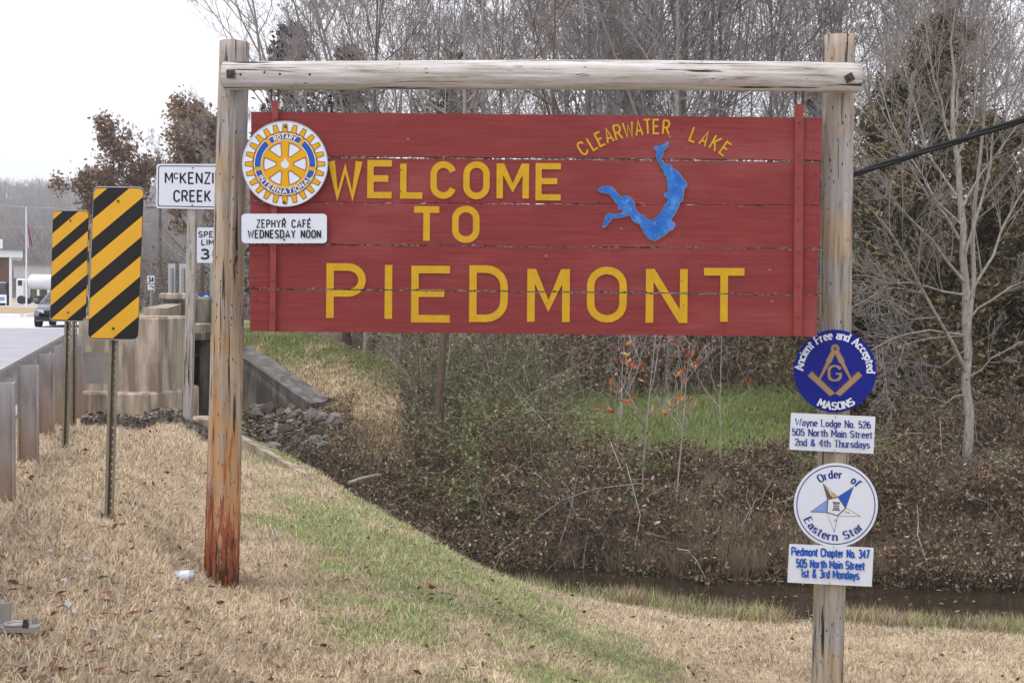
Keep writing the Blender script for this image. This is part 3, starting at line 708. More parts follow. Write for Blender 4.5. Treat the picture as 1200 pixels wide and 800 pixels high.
for px, top, Y, wd in ((1045, 95, 24.5, 1.7), (1095, 25, 24.5, 1.7), (1165, 150, 22.5, 1.9), (1010, 330, 22.0, 1.5), (1225, 220, 21.5, 1.6)):
    g0 = onto(at(px, 342, Y).x, Y); H = at(px, top, Y).z - g0.z; big, tw, lf = cedar(px, H, .12, wd, VINE + [(.26, .20, .085), (.24, .15, .07), (.20, .19, .08)] * (px == 1045) + [(.22, .17, .075)] * (px in (1095, 1165)), 17000, .062, .45, .0)
    tree_thing('vine_covered_tree', tuple(g0), big, tw, M['bark_brown'], M['bark_brown'], VL[px], leaf=lf)
# trunks that stand in the brush under the board
def trunk_tree(px, pyb, Y, H, r, seed, lab, mat, nl=9, tmin=.35):
    big, tw, tips = bare_tree(seed, H, r, nl=nl, ang=55, ratio=.35, tmin=tmin, m=(4, 4, 3), rmin=.006)
    g0 = onto(at(px, pyb, Y).x, Y); return tree_thing('slender_tree', tuple(g0), big, tw, mat, mat, lab)
trunk_tree(513, 470, 19.0, 5.0, .105, 31, 'dark straight tree trunk rising from the brush under the word PIEDMONT', M['bark_brown'])
trunk_tree(541, 440, 25.0, 10, .09, 32, 'thinner trunk a little behind the dark straight trunk', M['bark_grey'])
trunk_tree(560, 440, 27.0, 11, .12, 33, 'grey trunk set back in the shade under the letter D', M['bark_grey'])
trunk_tree(432, 410, 31.0, 10, .10, 34, 'dark trunk at the edge of the woods above the grassy bank', M['bark_brown'])
trunk_tree(640, 440, 26.0, 10, .08, 35, 'slim grey trunk in the shaded woods below the letter M', M['bark_brown'])

# the pale bare tree on the right, limb by limb
def pale_tree():
    Y0 = 17.6; g = np.random.default_rng(8)
    b = onto(at(1137, 545, Y0).x, Y0)
    def line(pts, dy, k=8):
        pts = np.array(pts, float); s = np.r_[0, np.cumsum(np.hypot(*np.diff(pts, axis=0).T))]; q = np.linspace(0, s[-1], k); xy = np.stack([np.interp(q, s, pts[:, 0]), np.interp(q, s, pts[:, 1])], 1)
        P = at_np(xy, Y0 + dy * np.linspace(0, 1, k) ** 1.2); P[1:-1] += g.normal(0, .025, (k - 2, 3)); return P[None]
    tr = line([(1137, 560), (1136, 500), (1132, 400), (1130, 300), (1124, 220), (1117, 160), (1113, 120), (1116, 70), (1120, 10)], .1, 16)
    rr = (np.interp(np.linspace(0, 1, 16), [0, .08, .5, .8, 1], [.10, .070, .050, .030, .010]))[None]
    st2 = line([(1133, 420), (1142, 330), (1141, 240), (1146, 160), (1158, 70), (1160, 5)], .35, 10); r2 = np.linspace(.045, .01, 10)[None]
    big = [tubes(tr, rr, 10), tubes(st2, r2, 7)]
    limbs = [([(1132, 435), (1115, 400), (1085, 345), (1060, 300), (1020, 245)], -.6, .042), ([(1128, 392), (1090, 386), (1050, 393), (1008, 417)], -.9, .026), ([(1127, 394), (1095, 392), (1060, 405), (1046, 442)], -.6, .018),
             ([(1130, 330), (1100, 290), (1060, 250), (1012, 180)], -.4, .034), ([(1124, 280), (1095, 235), (1060, 185), (1028, 118)], -.8, .032), ([(1121, 230), (1090, 180), (1070, 120), (1053, 58)], .3, .03),
             ([(1117, 172), (1105, 120), (1090, 60), (1078, 8)], -.2, .026), ([(1115, 160), (1128, 110), (1130, 60), (1133, 15)], .2, .024), ([(1130, 300), (1150, 240), (1162, 170), (1178, 85)], -.5, .034),
             ([(1132, 352), (1165, 300), (1188, 250), (1218, 185)], .4, .036), ([(1134, 442), (1165, 420), (1200, 402), (1232, 396)], -.5, .02), ([(1133, 462), (1110, 470), (1080, 466), (1060, 452)], -.4, .016),
             ([(1131, 380), (1160, 350), (1200, 330), (1238, 298)], -.7, .028), ([(1128, 345), (1085, 335), (1040, 330), (1000, 322)], -.3, .026), ([(1100, 372), (1070, 372), (1040, 362), (1005, 352)], -.9, .018),
             ([(1085, 345), (1050, 338), (1020, 345), (990, 372)], -.8, .016), ([(1125, 250), (1150, 205), (1190, 150), (1222, 110)], .3, .026), ([(1126, 262), (1085, 215), (1045, 150), (1025, 70)], .7, .024),
             ([(1132, 410), (1100, 430), (1060, 425), (1030, 440)], .4, .016), ([(1118, 190), (1140, 140), (1150, 80), (1190, 30)], -.3, .022)]
    Q = np.concatenate([line(p_, dy, 7) for p_, dy, _ in limbs]); q = np.stack([np.linspace(r * .72, r * .25, 7) for _, _, r in limbs])
    big.append(tubes(Q, q, 6)); tw = []
    for lv, (m_, ra, an, up) in enumerate(((11, .55, 36, .07), (5, .55, 38, .05), (3, .5, 40, .03))):
        Q, q = sprout(Q, q, m_, ra, an, up, 5, .12, g, .08); q = np.clip(q, (.0056, .0040, .0030)[lv], 1); tw.append(tubes(Q, q, 3))
    t = thing('pale_tree', tuple(b), 'pale bare spreading tree with fine branches on the far bank at right', 'tree')
    bg_ = join(big); build('trunk', *bg_, M['bark_pale'], t, True); build('crown', *join(tw), bark('pale_tree_twigs', srgb(104, 97, 92), srgb(154, 147, 143), 2), t)
pale_tree()

# saplings with a few red and orange leaves
RED = [(.48, .09, .03), (.55, .19, .04), (.38, .06, .03), (.55, .34, .10)]
for px, pyb, top, Y, sd, nl_, lab in ((846, 515, 385, 17.6, 41, 10, 'straight pale sapling with two or three orange leaves in front of the green clearing'), (752, 560, 375, 16.6, 42, 60, 'thin sapling with bright red and orange leaves left of the green clearing'),
                                 (722, 560, 385, 17.0, 43, 38, 'thin leaning sapling with scattered red leaves under the letter O'), (790, 600, 430, 16.2, 44, 20, 'small sapling with a few red leaves below the green clearing')):
    g0 = onto(at(px, pyb, Y).x, Y); H = at(px, top, Y).z - g0.z + .5; big, tw, tips = bare_tree(sd, H, .015, nl=9, ang=45, ratio=.42, tmin=.25, m=(3, 2, 2), rmin=.003, lean=(.06, 0) if sd != 41 else (0, 0))
    T = tips.reshape(-1, 3); T = T[T[:, 2] > H * .25]; c = T[rng.integers(0, len(T), max(3, nl_ * 2 // 3))]; P = np.repeat(c, 3, 0) + rng.normal(0, .05, (3 * len(c), 3))
    lf = leaves('', P, .052, pick(RED, len(P), .7, .6), None)
    tree_thing('sapling', tuple(g0), big, tw, M['twig_grey'], M['twig_grey'], lab, leaf=lf)

# ---------------------------------------------------------------- brush and undergrowth
def thicket(name, X, Y, hgt, pal_c, pal_l, nl, lsize, label, r=.004, arch=.9, colr=None, cat='brush'):
    n = len(X); a = rng.random(n) * 6.283; h = hgt * (.5 + .9 * rng.random(n)); k = 5; s = np.linspace(0, 1, k)
    out_ = h * arch * (.3 + rng.random(n)); B = np.stack([X, Y, ground_z(X, Y) - .03], 1)
    P = B[:, None] + np.stack([np.cos(a)[:, None] * out_[:, None] * s ** 1.5, np.sin(a)[:, None] * out_[:, None] * s ** 1.5, h[:, None] * (s * 1.35 - .55 * s ** 2.4)], -1)
    P[:, 1:] += rng.normal(0, .05, (n, k - 1, 3)) * h[:, None, None]
    q = np.repeat((r * np.linspace(1.2, .5, k))[None], n, 0); V, Fs = tubes(P, q, 3)
    t = thing(name, tuple(onto(float(X.mean()), float(Y.mean()))), None, None); t['kind'] = 'stuff'; t['label'] = label; t['category'] = cat
    build('canes', V, Fs, M['cane'], t, False, np.repeat(pick(pal_c, n, .6, .8), k * 3, 0))
    i = rng.integers(0, n, nl); f = (.15 + .85 * rng.random(nl)) * (k - 1); j = np.minimum(f.astype(int), k - 2); f = (f - j)[:, None]
    c = P[i, j] * (1 - f) + P[i, j + 1] * f + rng.normal(0, .05, (nl, 3)) * (.4 + hgt if np.isscalar(hgt) else .8)
    c[:, 2] = np.maximum(c[:, 2], ground_z(c[:, 0], c[:, 1]) + .01)
    if colr is not None:
        kp = smooth(.30, .5, fbm(c[:, 0] * 2.4 + 7, c[:, 1] * 1.5 + c[:, 2] * 2.6, 3)) > rng.random(nl) * .9; c = c[kp]; nl = len(c); lsize = lsize * rng.choice([.6, 1, 1.4], nl)
    Cl = pick(pal_l, nl, .45, .95) if colr is None else colr(c, pick(pal_l, nl, .45, .95))
    v, t3, cc = leaves('', c, lsize, Cl, None)
    build('leaves', v, t3, M['leaf'], t, False, cc); return t
CANE = [(.19, .15, .12), (.12, .093, .075), (.33, .29, .25), (.16, .11, .09)]
LBR = [(.20, .145, .09), (.105, .076, .05), (.28, .21, .135), (.06, .046, .034), (.42, .33, .235), (.22, .11, .07), (.10, .08, .055)]
def greener(c, base):
    """Honeysuckle leaves still green on the upper left of the bank."""
    x, y = c[:, 0], c[:, 1]; m = 1.15 * smooth(.30, .66, fbm(x * 1.6 + 8, y * 1.3 + c[:, 2], 3) + .10 * smooth(1.9, .2, x) - .22 * smooth(1.6, 3, x) - .22 * smooth(2.6, 1.4, creek(x, y)))
    g = np.array([.215, .25, .11]) * (.55 + .9 * rng.random((len(c), 1))); k = (rng.random(len(c)) < m * .75)[:, None]; return np.where(k, g, base)
n = 22000
X = rng.uniform(-4.2, 13, n); c0 = np.interp(X, CREEK[:, 0], CREEK[:, 1]); Y = c0 + .3 + 6.5 * rng.random(n) ** .9
cc_ = creek(X, Y); k = (cc_ > .3) & (X / Y > -.082 + .03 * (fbm(X, Y, 2) - .5)) & ~((X > .85) & (X < 6.2) & (cc_ > 3.5 + .8 * fbm(X * 2, Y * 2, 2)))
X, Y = X[k], Y[k]; cc_ = cc_[k]
hg = .36 + .34 * fbm(X * .8, Y * .8, 2) + .85 * smooth(2.0, 0.0, X) * smooth(1.2, 4.0, cc_) * (.6 + .8 * fbm(X * 1.1, Y * 1.1 + 20, 2))
hg = hg * (.6 + .8 * smooth(.35, .65, fbm(X * .9 + 11, Y * .8, 2))) * (.45 + 1.2 * smooth(.32, .62, fbm(X * 2.2 + 60, Y * 1.6, 2))) * (1 - .6 * smooth(.4, 1.2, X) * smooth(6.8, 5.8, X) * smooth(2.0, 3.2, cc_))
thicket('bramble_thicket', X, Y, hg, CANE, LBR, 440000, .025, 'tangled brown brambles with dead leaves covering the far creek bank', r=.0034, colr=greener)
k = (rng.random(len(X)) < .017) & ~((X > 1.0) & (X < 6.5) & (creek(X, Y) > 2.4))
thicket('long_canes', X[k], Y[k], hg[k] * 1.2 + .3, [(.34, .29, .25), (.44, .39, .35), (.22, .17, .14)], LBR + [(.45, .10, .05)], 1200, .03, 'long pale arching canes standing out of the brambles', r=.0062, arch=.8)
# darker brush in the creek bottom left of the board's centre
n = 4200
X = rng.uniform(-5.2, .6, n); Y = rng.uniform(14.5, 22, n); c_ = creek(X, Y); k = (c_ > -1.9) & (c_ < 1.6) & (u_of(X, Y) > 3.6) & (Y > 15.2); X, Y = X[k], Y[k]
thicket('creek_brush', X, Y, .55, CANE, LBR + [(.10, .11, .06)], 20000, .03, 'low brown brush filling the creek bottom below the rocks')
# undergrowth at the foot of the woods
n = 5200
X = rng.uniform(-3.5, 17, n); Y = rng.uniform(20.5, 34, n); k = (creek(X, Y) > 6.5) & (u_of(X, Y) > 8.2) & ~((X > .9) & (X < 6.6) & (Y < 25.5)); X, Y = X[k], Y[k]
thicket('woodland_undergrowth', X, Y, 1.25 + .7 * fbm(X * .5, Y * .5, 2), CANE, LBR + [(.07, .06, .045)], 80000, .05, 'thick leafless undergrowth at the foot of the woods', r=.007, arch=.7)
n = 3400
X = rng.uniform(-9, 32, n); Y = rng.uniform(34, 64, n); k = (X > -3.0 - (Y - 30) * .17) & ((X > -.03 * Y) | (rng.random(n) < .4)); X, Y = X[k], Y[k]
thicket('hillside_woods', X, Y, 3.4, [(.20, .18, .17), (.15, .135, .13), (.26, .24, .235)], LBR, 26000, .07, 'grey mass of bare saplings on the wooded hillside', r=.013, arch=.45, cat='woods')
n = 2600
X = rng.uniform(-46, -10, n); Y = rng.uniform(75, 120, n); pxx = 600 + F * X / Y; k = (pxx > 130) & (pxx < 330); X, Y = X[k], Y[k]
thicket('distant_woods', X, Y, 3.6, [(.19, .17, .16), (.15, .13, .125), (.24, .22, .21)], LBR, 9000, .11, 'grey brown mass of distant woods beyond the bridge', r=.025, arch=.5, cat='woods')
# ---------------------------------------------------------------- trees on the far hill
def hill_trees():
    n = 15000
    Y = rng.uniform(260, 860, n); X = Y * rng.uniform(-.85, -.12, n); k = 5; h = 7 + 6 * rng.random(n); s = np.linspace(0, 1, k)
    a = rng.random(n) * 6.28; B = np.stack([X, Y, ground_z(X, Y) - .3], 1)
    P = B[:, None] + np.stack([np.cos(a)[:, None] * (h * .15)[:, None] * s, np.sin(a)[:, None] * (h * .15)[:, None] * s, h[:, None] * s], -1)
    q = np.repeat((.16 * np.linspace(1, .4, k))[None], n, 0); big = tubes(P, q, 3)
    Q, q2 = sprout(P, q, 5, .45, 38, .15, 3, .3); V, Fs = join([big, tubes(Q, np.maximum(q2, .09), 3)])
    c = np.repeat(pick([(.17, .145, .135), (.14, .12, .115), (.21, .18, .16)], n, .7, .6), k * 3, 0); c2 = np.repeat(np.repeat(c[::k * 3], 5, 0), 9, 0)
    return build('hillside_forest', V, Fs, M['cane'], None, False, np.concatenate([c, c2]))
tag(hill_trees(), 'bare winter forest covering the distant hazy hill', 'forest', kind='stuff')
# ---------------------------------------------------------------- the winter air
hz = bpy.data.materials.new('winter_air'); hz.use_nodes = True; hn = hz.node_tree; hn.nodes.clear()
pv = hn.nodes.new('ShaderNodeVolumePrincipled'); pv.inputs['Color'].default_value = (.90, .91, .96, 1); pv.inputs['Density'].default_value = .00065
ho = hn.nodes.new('ShaderNodeOutputMaterial'); hn.links.new(pv.outputs[0], ho.inputs['Volume'])
tag(MB().box((-2400, -30, -4), (2400, 1700, 150)).build('haze', hz), kind='stuff')
# ---------------------------------------------------------------- lettering: a stroke alphabet drawn as ribbons
def arc(cx, cy, rx, ry, a0, a1, n=None):
    n = n or max(4, int(abs(a1 - a0) / 18)); return [(cx + rx * math.cos(R(a0 + (a1 - a0) * i / n)), cy + ry * math.sin(R(a0 + (a1 - a0) * i / n))) for i in range(n + 1)]
def ring(cx, cy, rx, ry): return arc(cx, cy, rx, ry, 90, 450, 22)
O_ = arc(.29, .69, .29, .31, 0, 180) + arc(.29, .31, .29, .31, 180, 360) + [(.58, .69)]
def nar(k): return [(x * k, y) for x, y in O_]
G = {
 'A': (.66, [[(0, 0), (.33, 1), (.66, 0)], [(.1, .3), (.56, .3)]]), 'B': (.55, [[(0, 0), (0, 1)], [(0, 1), (.28, 1)] + arc(.28, .76, .25, .24, 90, -90) + [(0, .52)], [(.28, .52)] + arc(.28, .26, .27, .26, 90, -90) + [(0, 0)]]),
 'C': (.56, [arc(.29, .69, .29, .31, 15, 180) + arc(.29, .31, .29, .31, 180, 345)]), 'D': (.57, [[(0, 0), (0, 1), (.24, 1)] + arc(.24, .68, .33, .32, 90, 0) + arc(.24, .32, .33, .32, 0, -90) + [(0, 0)]]),
 'E': (.5, [[(.5, 1), (0, 1), (0, 0), (.5, 0)], [(0, .52), (.42, .52)]]), 'F': (.48, [[(.48, 1), (0, 1), (0, 0)], [(0, .52), (.4, .52)]]),
 'G': (.58, [arc(.29, .69, .29, .31, 15, 180) + arc(.29, .31, .29, .31, 180, 360) + [(.58, .46), (.34, .46)]]), 'H': (.55, [[(0, 0), (0, 1)], [(.55, 0), (.55, 1)], [(0, .52), (.55, .52)]]),
 'I': (.0, [[(0, 0), (0, 1)]]), 'K': (.56, [[(0, 0), (0, 1)], [(.54, 1), (0, .38)], [(.17, .56), (.56, 0)]]), 'L': (.48, [[(0, 1), (0, 0), (.48, 0)]]),
 'M': (.7, [[(0, 0), (0, 1)], [(.7, 0), (.7, 1)], [(.03, .97), (.35, .3), (.67, .97)]]), 'N': (.56, [[(0, 0), (0, 1)], [(.56, 0), (.56, 1)], [(.02, .97), (.54, .03)]]), 'O': (.58, [O_]),
 'P': (.53, [[(0, 0), (0, 1)], [(0, 1), (.28, 1)] + arc(.28, .73, .25, .27, 90, -90) + [(0, .46)]]), 'R': (.55, [[(0, 0), (0, 1)], [(0, 1), (.28, 1)] + arc(.28, .74, .25, .26, 90, -90) + [(0, .48)], [(.26, .48), (.55, 0)]]),
 'S': (.54, [arc(.27, .75, .26, .25, 25, 270) + arc(.27, .25, .27, .25, 90, -155)[1:]]), 'T': (.56, [[(0, 1), (.56, 1)], [(.28, 1), (.28, 0)]]),
 'U': (.56, [[(0, 1)] + arc(.28, .29, .28, .29, 180, 360) + [(.56, 1)]]), 'W': (.86, [[(0, 1), (.2, 0), (.43, .8), (.66, 0), (.86, 1)]]), 'Y': (.6, [[(0, 1), (.3, .46), (.6, 1)], [(.3, .46), (.3, 0)]]),
 'Z': (.54, [[(0, 1), (.54, 1), (0, 0), (.54, 0)]]), 'V': (.62, [[(0, 1), (.31, 0), (.62, 1)]]),
 'a': (.43, [arc(.22, .46, .19, .2, 160, 0) + [(.41, 0)], [(.41, .4), (.2, .38)] + arc(.19, .19, .19, .19, 90, 270) + [(.24, 0), (.41, .12)]]), 'c': (.42, [arc(.22, .33, .22, .33, 40, 320)]),
 'd': (.43, [ring(.21, .33, .21, .33), [(.42, 1), (.42, 0)]]), 'e': (.43, [[(.02, .36), (.42, .36)] + arc(.22, .33, .21, .33, 8, 315)]), 'f': (.3, [arc(.28, .82, .17, .18, 60, 180) + [(.11, 0)], [(0, .66), (.3, .66)]]),
 'g': (.43, [ring(.21, .35, .21, .31), [(.42, .66), (.42, -.06)] + arc(.21, -.06, .21, .22, 0, -155)]), 'h': (.42, [[(0, 1), (0, 0)], [(0, .4)] + arc(.21, .45, .21, .21, 180, 0) + [(.42, 0)]]),
 'i': (.04, [[(.02, .66), (.02, 0)], [(.02, .84), (.02, .97)]]), 'n': (.42, [[(0, .66), (0, 0)], [(0, .4)] + arc(.21, .45, .21, .21, 180, 0) + [(.42, 0)]]),
 'm': (.7, [[(0, .66), (0, 0)], [(0, .42)] + arc(.175, .48, .175, .18, 180, 0) + [(.35, 0)], [(.35, .42)] + arc(.525, .48, .175, .18, 180, 0) + [(.7, 0)]]),
 'o': (.44, [ring(.22, .33, .22, .33)]), 'p': (.43, [[(0, .66), (0, -.28)], ring(.21, .33, .21, .33)]), 'r': (.3, [[(0, .66), (0, 0)], [(0, .38)] + arc(.2, .44, .2, .22, 180, 70)]),
 's': (.38, [arc(.19, .49, .18, .17, 25, 270) + arc(.19, .165, .19, .165, 90, -155)[1:]]), 't': (.3, [[(.13, .92), (.13, .12)] + arc(.25, .12, .12, .12, 180, 290), [(-.08, .68), (.38, .68)]]),
 'u': (.42, [[(0, .66)] + arc(.21, .21, .21, .21, 180, 360), [(.42, .66), (.42, 0)]]), 'y': (.44, [[(0, .66), (.22, .04)], [(.44, .66), (.16, -.2), (.04, -.26)]]),
 'l': (.04, [[(.02, 1), (.02, 0)]]), '.': (.06, [[(.03, 0), (.03, .12)]]),
 '0': (.48, [nar(.83)]), '1': (.24, [[(0, .8), (.17, 1), (.17, 0)]]), '2': (.48, [arc(.24, .74, .24, .26, 165, -35) + [(0, 0), (.48, 0)]]),
 '3': (.48, [arc(.23, .76, .22, .24, 150, -90) + [(.18, .52)], [(.23, .52)] + arc(.23, .26, .25, .26, 90, -150)]), '4': (.52, [[(.38, 0), (.38, 1)], [(.38, 1), (0, .3), (.52, .3)]]),
 '5': (.47, [[(.44, 1), (.06, 1), (.03, .54)] + arc(.23, .31, .24, .31, 125, -150)]), '6': (.47, [[(.38, .97)] + arc(.26, .5, .26, .47, 110, 180) + arc(.235, .31, .235, .31, 180, 540)]), '7': (.46, [[(0, 1), (.46, 1), (.14, 0)]]),
 '&': (.58, [[(.58, 0), (.13, .68)] + arc(.26, .82, .15, .18, 210, -30), [(.39, .73), (.1, .42)] + arc(.22, .23, .21, .23, 130, 320) + [(.55, .42)]]),
}
G['\u00c9'] = (.5, G['E'][1] + [[(.2, 1.14), (.36, 1.28)]])
def ribbon(pts, wfun):
    """Outline quads of a stroke with mitred joints; pts in pixel space (y down)."""
    P = [pts[0]]
    for p in pts[1:]:
        if abs(p[0] - P[-1][0]) + abs(p[1] - P[-1][1]) > 1e-6: P.append(p)
    P = np.array(P, float); closed = len(P) > 3 and np.hypot(*(P[0] - P[-1])) < 1e-4
    if closed: P = P[:-1]
    n = len(P); segs = []
    D = np.roll(P, -1, 0) - P; Ln = np.hypot(D[:, 0], D[:, 1]) + 1e-9; D = D / Ln[:, None]; Nn = np.stack([-D[:, 1], D[:, 0]], 1)
    Lf, Rt = [], []
    for i in range(n):
        a = Nn[i - 1] if (closed or i > 0) else Nn[0]; b = Nn[i] if (closed or i < n - 1) else Nn[n - 2]
        if not closed and i == n - 1: a = b = Nn[n - 2]
        wa = wfun(D[i - 1] if (closed or i > 0) else D[0]); wb = wfun(D[i] if (closed or i < n - 1) else D[n - 2]); w_ = (wa + wb) / 4
        mt = a + b; l = np.hypot(*mt)
        if l < .2: mt = b; k = 1
        else: mt = mt / l; k = min(1 / max(mt @ b, .2), 1.5)
        Lf.append(P[i] + mt * w_ * k); Rt.append(P[i] - mt * w_ * k)
    m = n if closed else n - 1
    return [[Lf[i], Lf[(i + 1) % n], Rt[(i + 1) % n], Rt[i]] for i in range(m)]
def strokes_of(s, gap, serif=False):
    """Text as strokes in units of the cap height, laid out from x=0; returns strokes and the width."""
    x, out_ = 0, []
    for ch in s:
        if ch == ' ': x += gap * 1.9 + .12; continue
        adv, st = G[ch]
        for p in st:
            out_.append([(x + a, b) for a, b in p])
            if serif:
                for e, f in ((0, 1), (-1, -2)):
                    (ex, ey), (fx, fy) = p[e], p[f]
                    if abs(ex - fx) < .45 * abs(ey - fy) and min(abs(ey), abs(ey - 1), abs(ey - .66), abs(ey + .28)) < .02: out_.append([(x + ex - .13, ey), (x + ex + .13, ey)])
        x += adv + gap
    return out_, x - gap
def clip(poly, a, b):
    """Keep the part of a polygon to the left of the directed line a->b."""
    o = []; f = lambda p: (b[0] - a[0]) * (p[1] - a[1]) - (b[1] - a[1]) * (p[0] - a[0])
    for i in range(len(poly)):
        p, q = poly[i - 1], poly[i]; fp, fq = f(p), f(q)
        if (fp >= 0) != (fq >= 0): t = fp / (fp - fq); o.append((p[0] + (q[0] - p[0]) * t, p[1] + (q[1] - p[1]) * t))
        if fq >= 0: o.append(tuple(q))
    return o
def area(p): return sum(p[i - 1][0] * p[i][1] - p[i][0] * p[i - 1][1] for i in range(len(p))) / 2
def clip_to(poly, conv):
    c = conv if area(conv) > 0 else conv[::-1]
    for i in range(len(c)):
        if len(poly) < 3: return []
        poly = clip(poly, c[i - 1], c[i])
    return poly if len(poly) >= 3 else []
class Ink:
    """Flat painted shapes on a sign face, in photo pixels at one distance; each shape a hair in front of the last."""
    def __init__(s, Y): s.Y = Y; s.V = []; s.F = []; s.k = 0
    def poly(s, p, step=True, back=0):
        if step: s.k += 1
        n = len(s.V); p = [tuple(q) for q in p]
        if area(p) > 0: p = p[::-1]
        s.V += at_np(p, s.Y - .0006 - s.k * .00008).tolist(); s.F.append(tuple(range(n, n + len(p)))); return s
    def stroke(s, pts, wf, within=None):
        s.k += 1
        for q in ribbon(pts, wf if callable(wf) else (lambda d: wf)):
            for reg in (within or [None]):
                r = clip_to(q, reg) if reg else q
                if r and abs(area(r)) > 1e-4: s.poly(r, False)
        return s
    def text(s, t, x0, x1, base, cap, wd, slope=0.0, gap=.22, serif=False, contrast=0, within=None, lean=0.0, fx=None):
        st, W = strokes_of(t, gap, serif); sx = (x1 - x0) / W
        wf = (lambda d: wd * (abs(d[1]) + contrast * abs(d[0]))) if contrast else (lambda d: wd)
        for p in st: s.stroke([(x0 + a * sx + lean * b * cap, base + (a * sx) * slope - b * cap) for a, b in p], wf, within)
        return s
    def arc_text(s, t, cx, cy, rad, a_mid, cap, wd, gap=.22, serif=False, contrast=0, inside=False, sx=None, span=None):
        """Text round a circle; a_mid in degrees clockwise from the top; inside=True reads along the bottom."""
        st, W = strokes_of(t, gap, serif); k = (R(span) * rad / W) if span else (sx or cap)
        wf = (lambda d: wd * (abs(d[1]) + contrast * abs(d[0]))) if contrast else (lambda d: wd)
        # ribbons are drawn upright per glyph point, so bend each stroke's points
        for p in st:
            q = []
            fine = []
            for (a, b), (c, d) in zip(p[:-1], p[1:]): fine += [(a + (c - a) * i / 3, b + (d - b) * i / 3) for i in range(3)]
            fine.append(p[-1])
            for a, b in fine:
                off = (a - W / 2) * k / rad
                if inside: th = R(a_mid) - off; r = rad - b * cap
                else: th = R(a_mid) + off; r = rad + b * cap
                q.append((cx + r * math.sin(th), cy - r * math.cos(th)))
            if contrast:
                mx = (p[0][0] + p[-1][0]) / 2; th = (R(a_mid) - (mx - W / 2) * k / rad + math.pi) if inside else R(a_mid) + (mx - W / 2) * k / rad
                up_ = np.array((math.sin(th), -math.cos(th))); s.stroke(q, lambda d: wd * (abs(d @ up_) + contrast * math.sqrt(max(0, 1 - (d @ up_) ** 2))))
            else: s.stroke(q, wf)
        return s
    def build(s, name, mat, parent): return build(name, s.V, s.F, mat, parent)
def circ(cx, cy, r, n=72, a0=0): return [(cx + r * math.sin(R(a0) + 2 * math.pi * i / n), cy - r * math.cos(R(a0) + 2 * math.pi * i / n)) for i in range(n)]
def annulus(ink, cx, cy, r0, r1, a0=0, a1=360, n=64):
    ink.k += 1
    for i in range(n):
        t0, t1 = R(a0 + (a1 - a0) * i / n), R(a0 + (a1 - a0) * (i + 1) / n)
        ink.poly([(cx + r0 * math.sin(t0), cy - r0 * math.cos(t0)), (cx + r1 * math.sin(t0), cy - r1 * math.cos(t0)), (cx + r1 * math.sin(t1), cy - r1 * math.cos(t1)), (cx + r0 * math.sin(t1), cy - r0 * math.cos(t1))], False)
def rrect(c, r, n=5):
    """Rounded quadrilateral through four pixel corners TL, TR, BR, BL."""
    c = [np.array(p, float) for p in c]; out_ = []
    for i in range(4):
        p = c[i]; a = c[i - 1] - p; b = c[(i + 1) % 4] - p; a /= np.hypot(*a); b /= np.hypot(*b)
        for k in range(n + 1):
            t = k / n; A = p + a * r; B = p + b * r; out_.append(tuple((1 - t) ** 2 * A + 2 * t * (1 - t) * p + t * t * B))
    return out_
def inset(c, d):
    c = [np.array(p, float) for p in c]; o = []
    for i in range(4):
        a = c[i - 1] - c[i]; b = c[(i + 1) % 4] - c[i]; o.append(tuple(c[i] + a / np.hypot(*a) * d + b / np.hypot(*b) * d))
    return o
def plate(name, poly, Y, t, mat, parent): return MB().prism([at(x, y, Y) for x, y in poly], (0, t, 0)).build(name, mat, parent)
def screw(px, py, Y, parent, r=.009, mat='bolt', name='screw'):
    c = at(px, py, Y); m = MB()
    m.prism([c + Vector((math.cos(a) * r, 0, math.sin(a) * r)) for a in [i * math.pi / 4 for i in range(8)]], (0, -.006, 0)); return m.build(name, M[mat], parent)

# ---------------------------------------------------------------- the timber frame
def log(name, p0, p1, r0, r1, mat, parent, seed, crack=None, ends=True, knots=()):
    g = np.random.default_rng(seed); d = (p1 - p0).normalized(); a = d.orthogonal().normalized(); b = d.cross(a); nl, ns_ = 60, 56; Ln = (p1 - p0).length
    V, Fs = [], []; ph = g.random(6) * 6.28
    for i in range(nl + 1):
        t = i / nl; c = p0.lerp(p1, t) + a * .006 * math.sin(t * 5 + ph[0]) + b * .006 * math.sin(t * 4 + ph[1])
        for k in range(ns_):
            th = 2 * math.pi * k / ns_; r = r0 + (r1 - r0) * t
            r *= 1 + .02 * math.sin(2 * th + ph[2] + 2 * t) + .014 * math.sin(3 * th + ph[3] + 5 * t) + .006 * g.normal()
            for (c0, wdt, dp, t0, t1, wob) in (crack or []):
                if t0 < t < t1:
                    cc = c0 + wob * math.sin(t * 9 + c0); dd = (th - cc + math.pi) % (2 * math.pi) - math.pi; r *= 1 - dp * math.exp(-(dd / wdt) ** 2) * min(1, (t - t0) * 12, (t1 - t) * 12)
            for (kt, kth, kr) in knots:
                dd = (th - kth + math.pi) % (2 * math.pi) - math.pi; q = ((t - kt) * Ln) ** 2 + (dd * r0) ** 2; r += .018 * math.exp(-q / kr ** 2) - .03 * math.exp(-q / (kr * .35) ** 2)
            V.append(c + (a * math.cos(th) + b * math.sin(th)) * r)
    for i in range(nl):
        for k in range(ns_): j = (k + 1) % ns_; Fs.append((i * ns_ + k, i * ns_ + j, (i + 1) * ns_ + j, (i + 1) * ns_ + k))
    Fs += [tuple(range(ns_ - 1, -1, -1)), tuple(range(nl * ns_, (nl + 1) * ns_))]
    o = build(name, [tuple(v) for v in V], Fs, mat, parent, True)
    return o
YB = 7.24                                      # the board's face
YP = 7.47                                      # the posts' axis
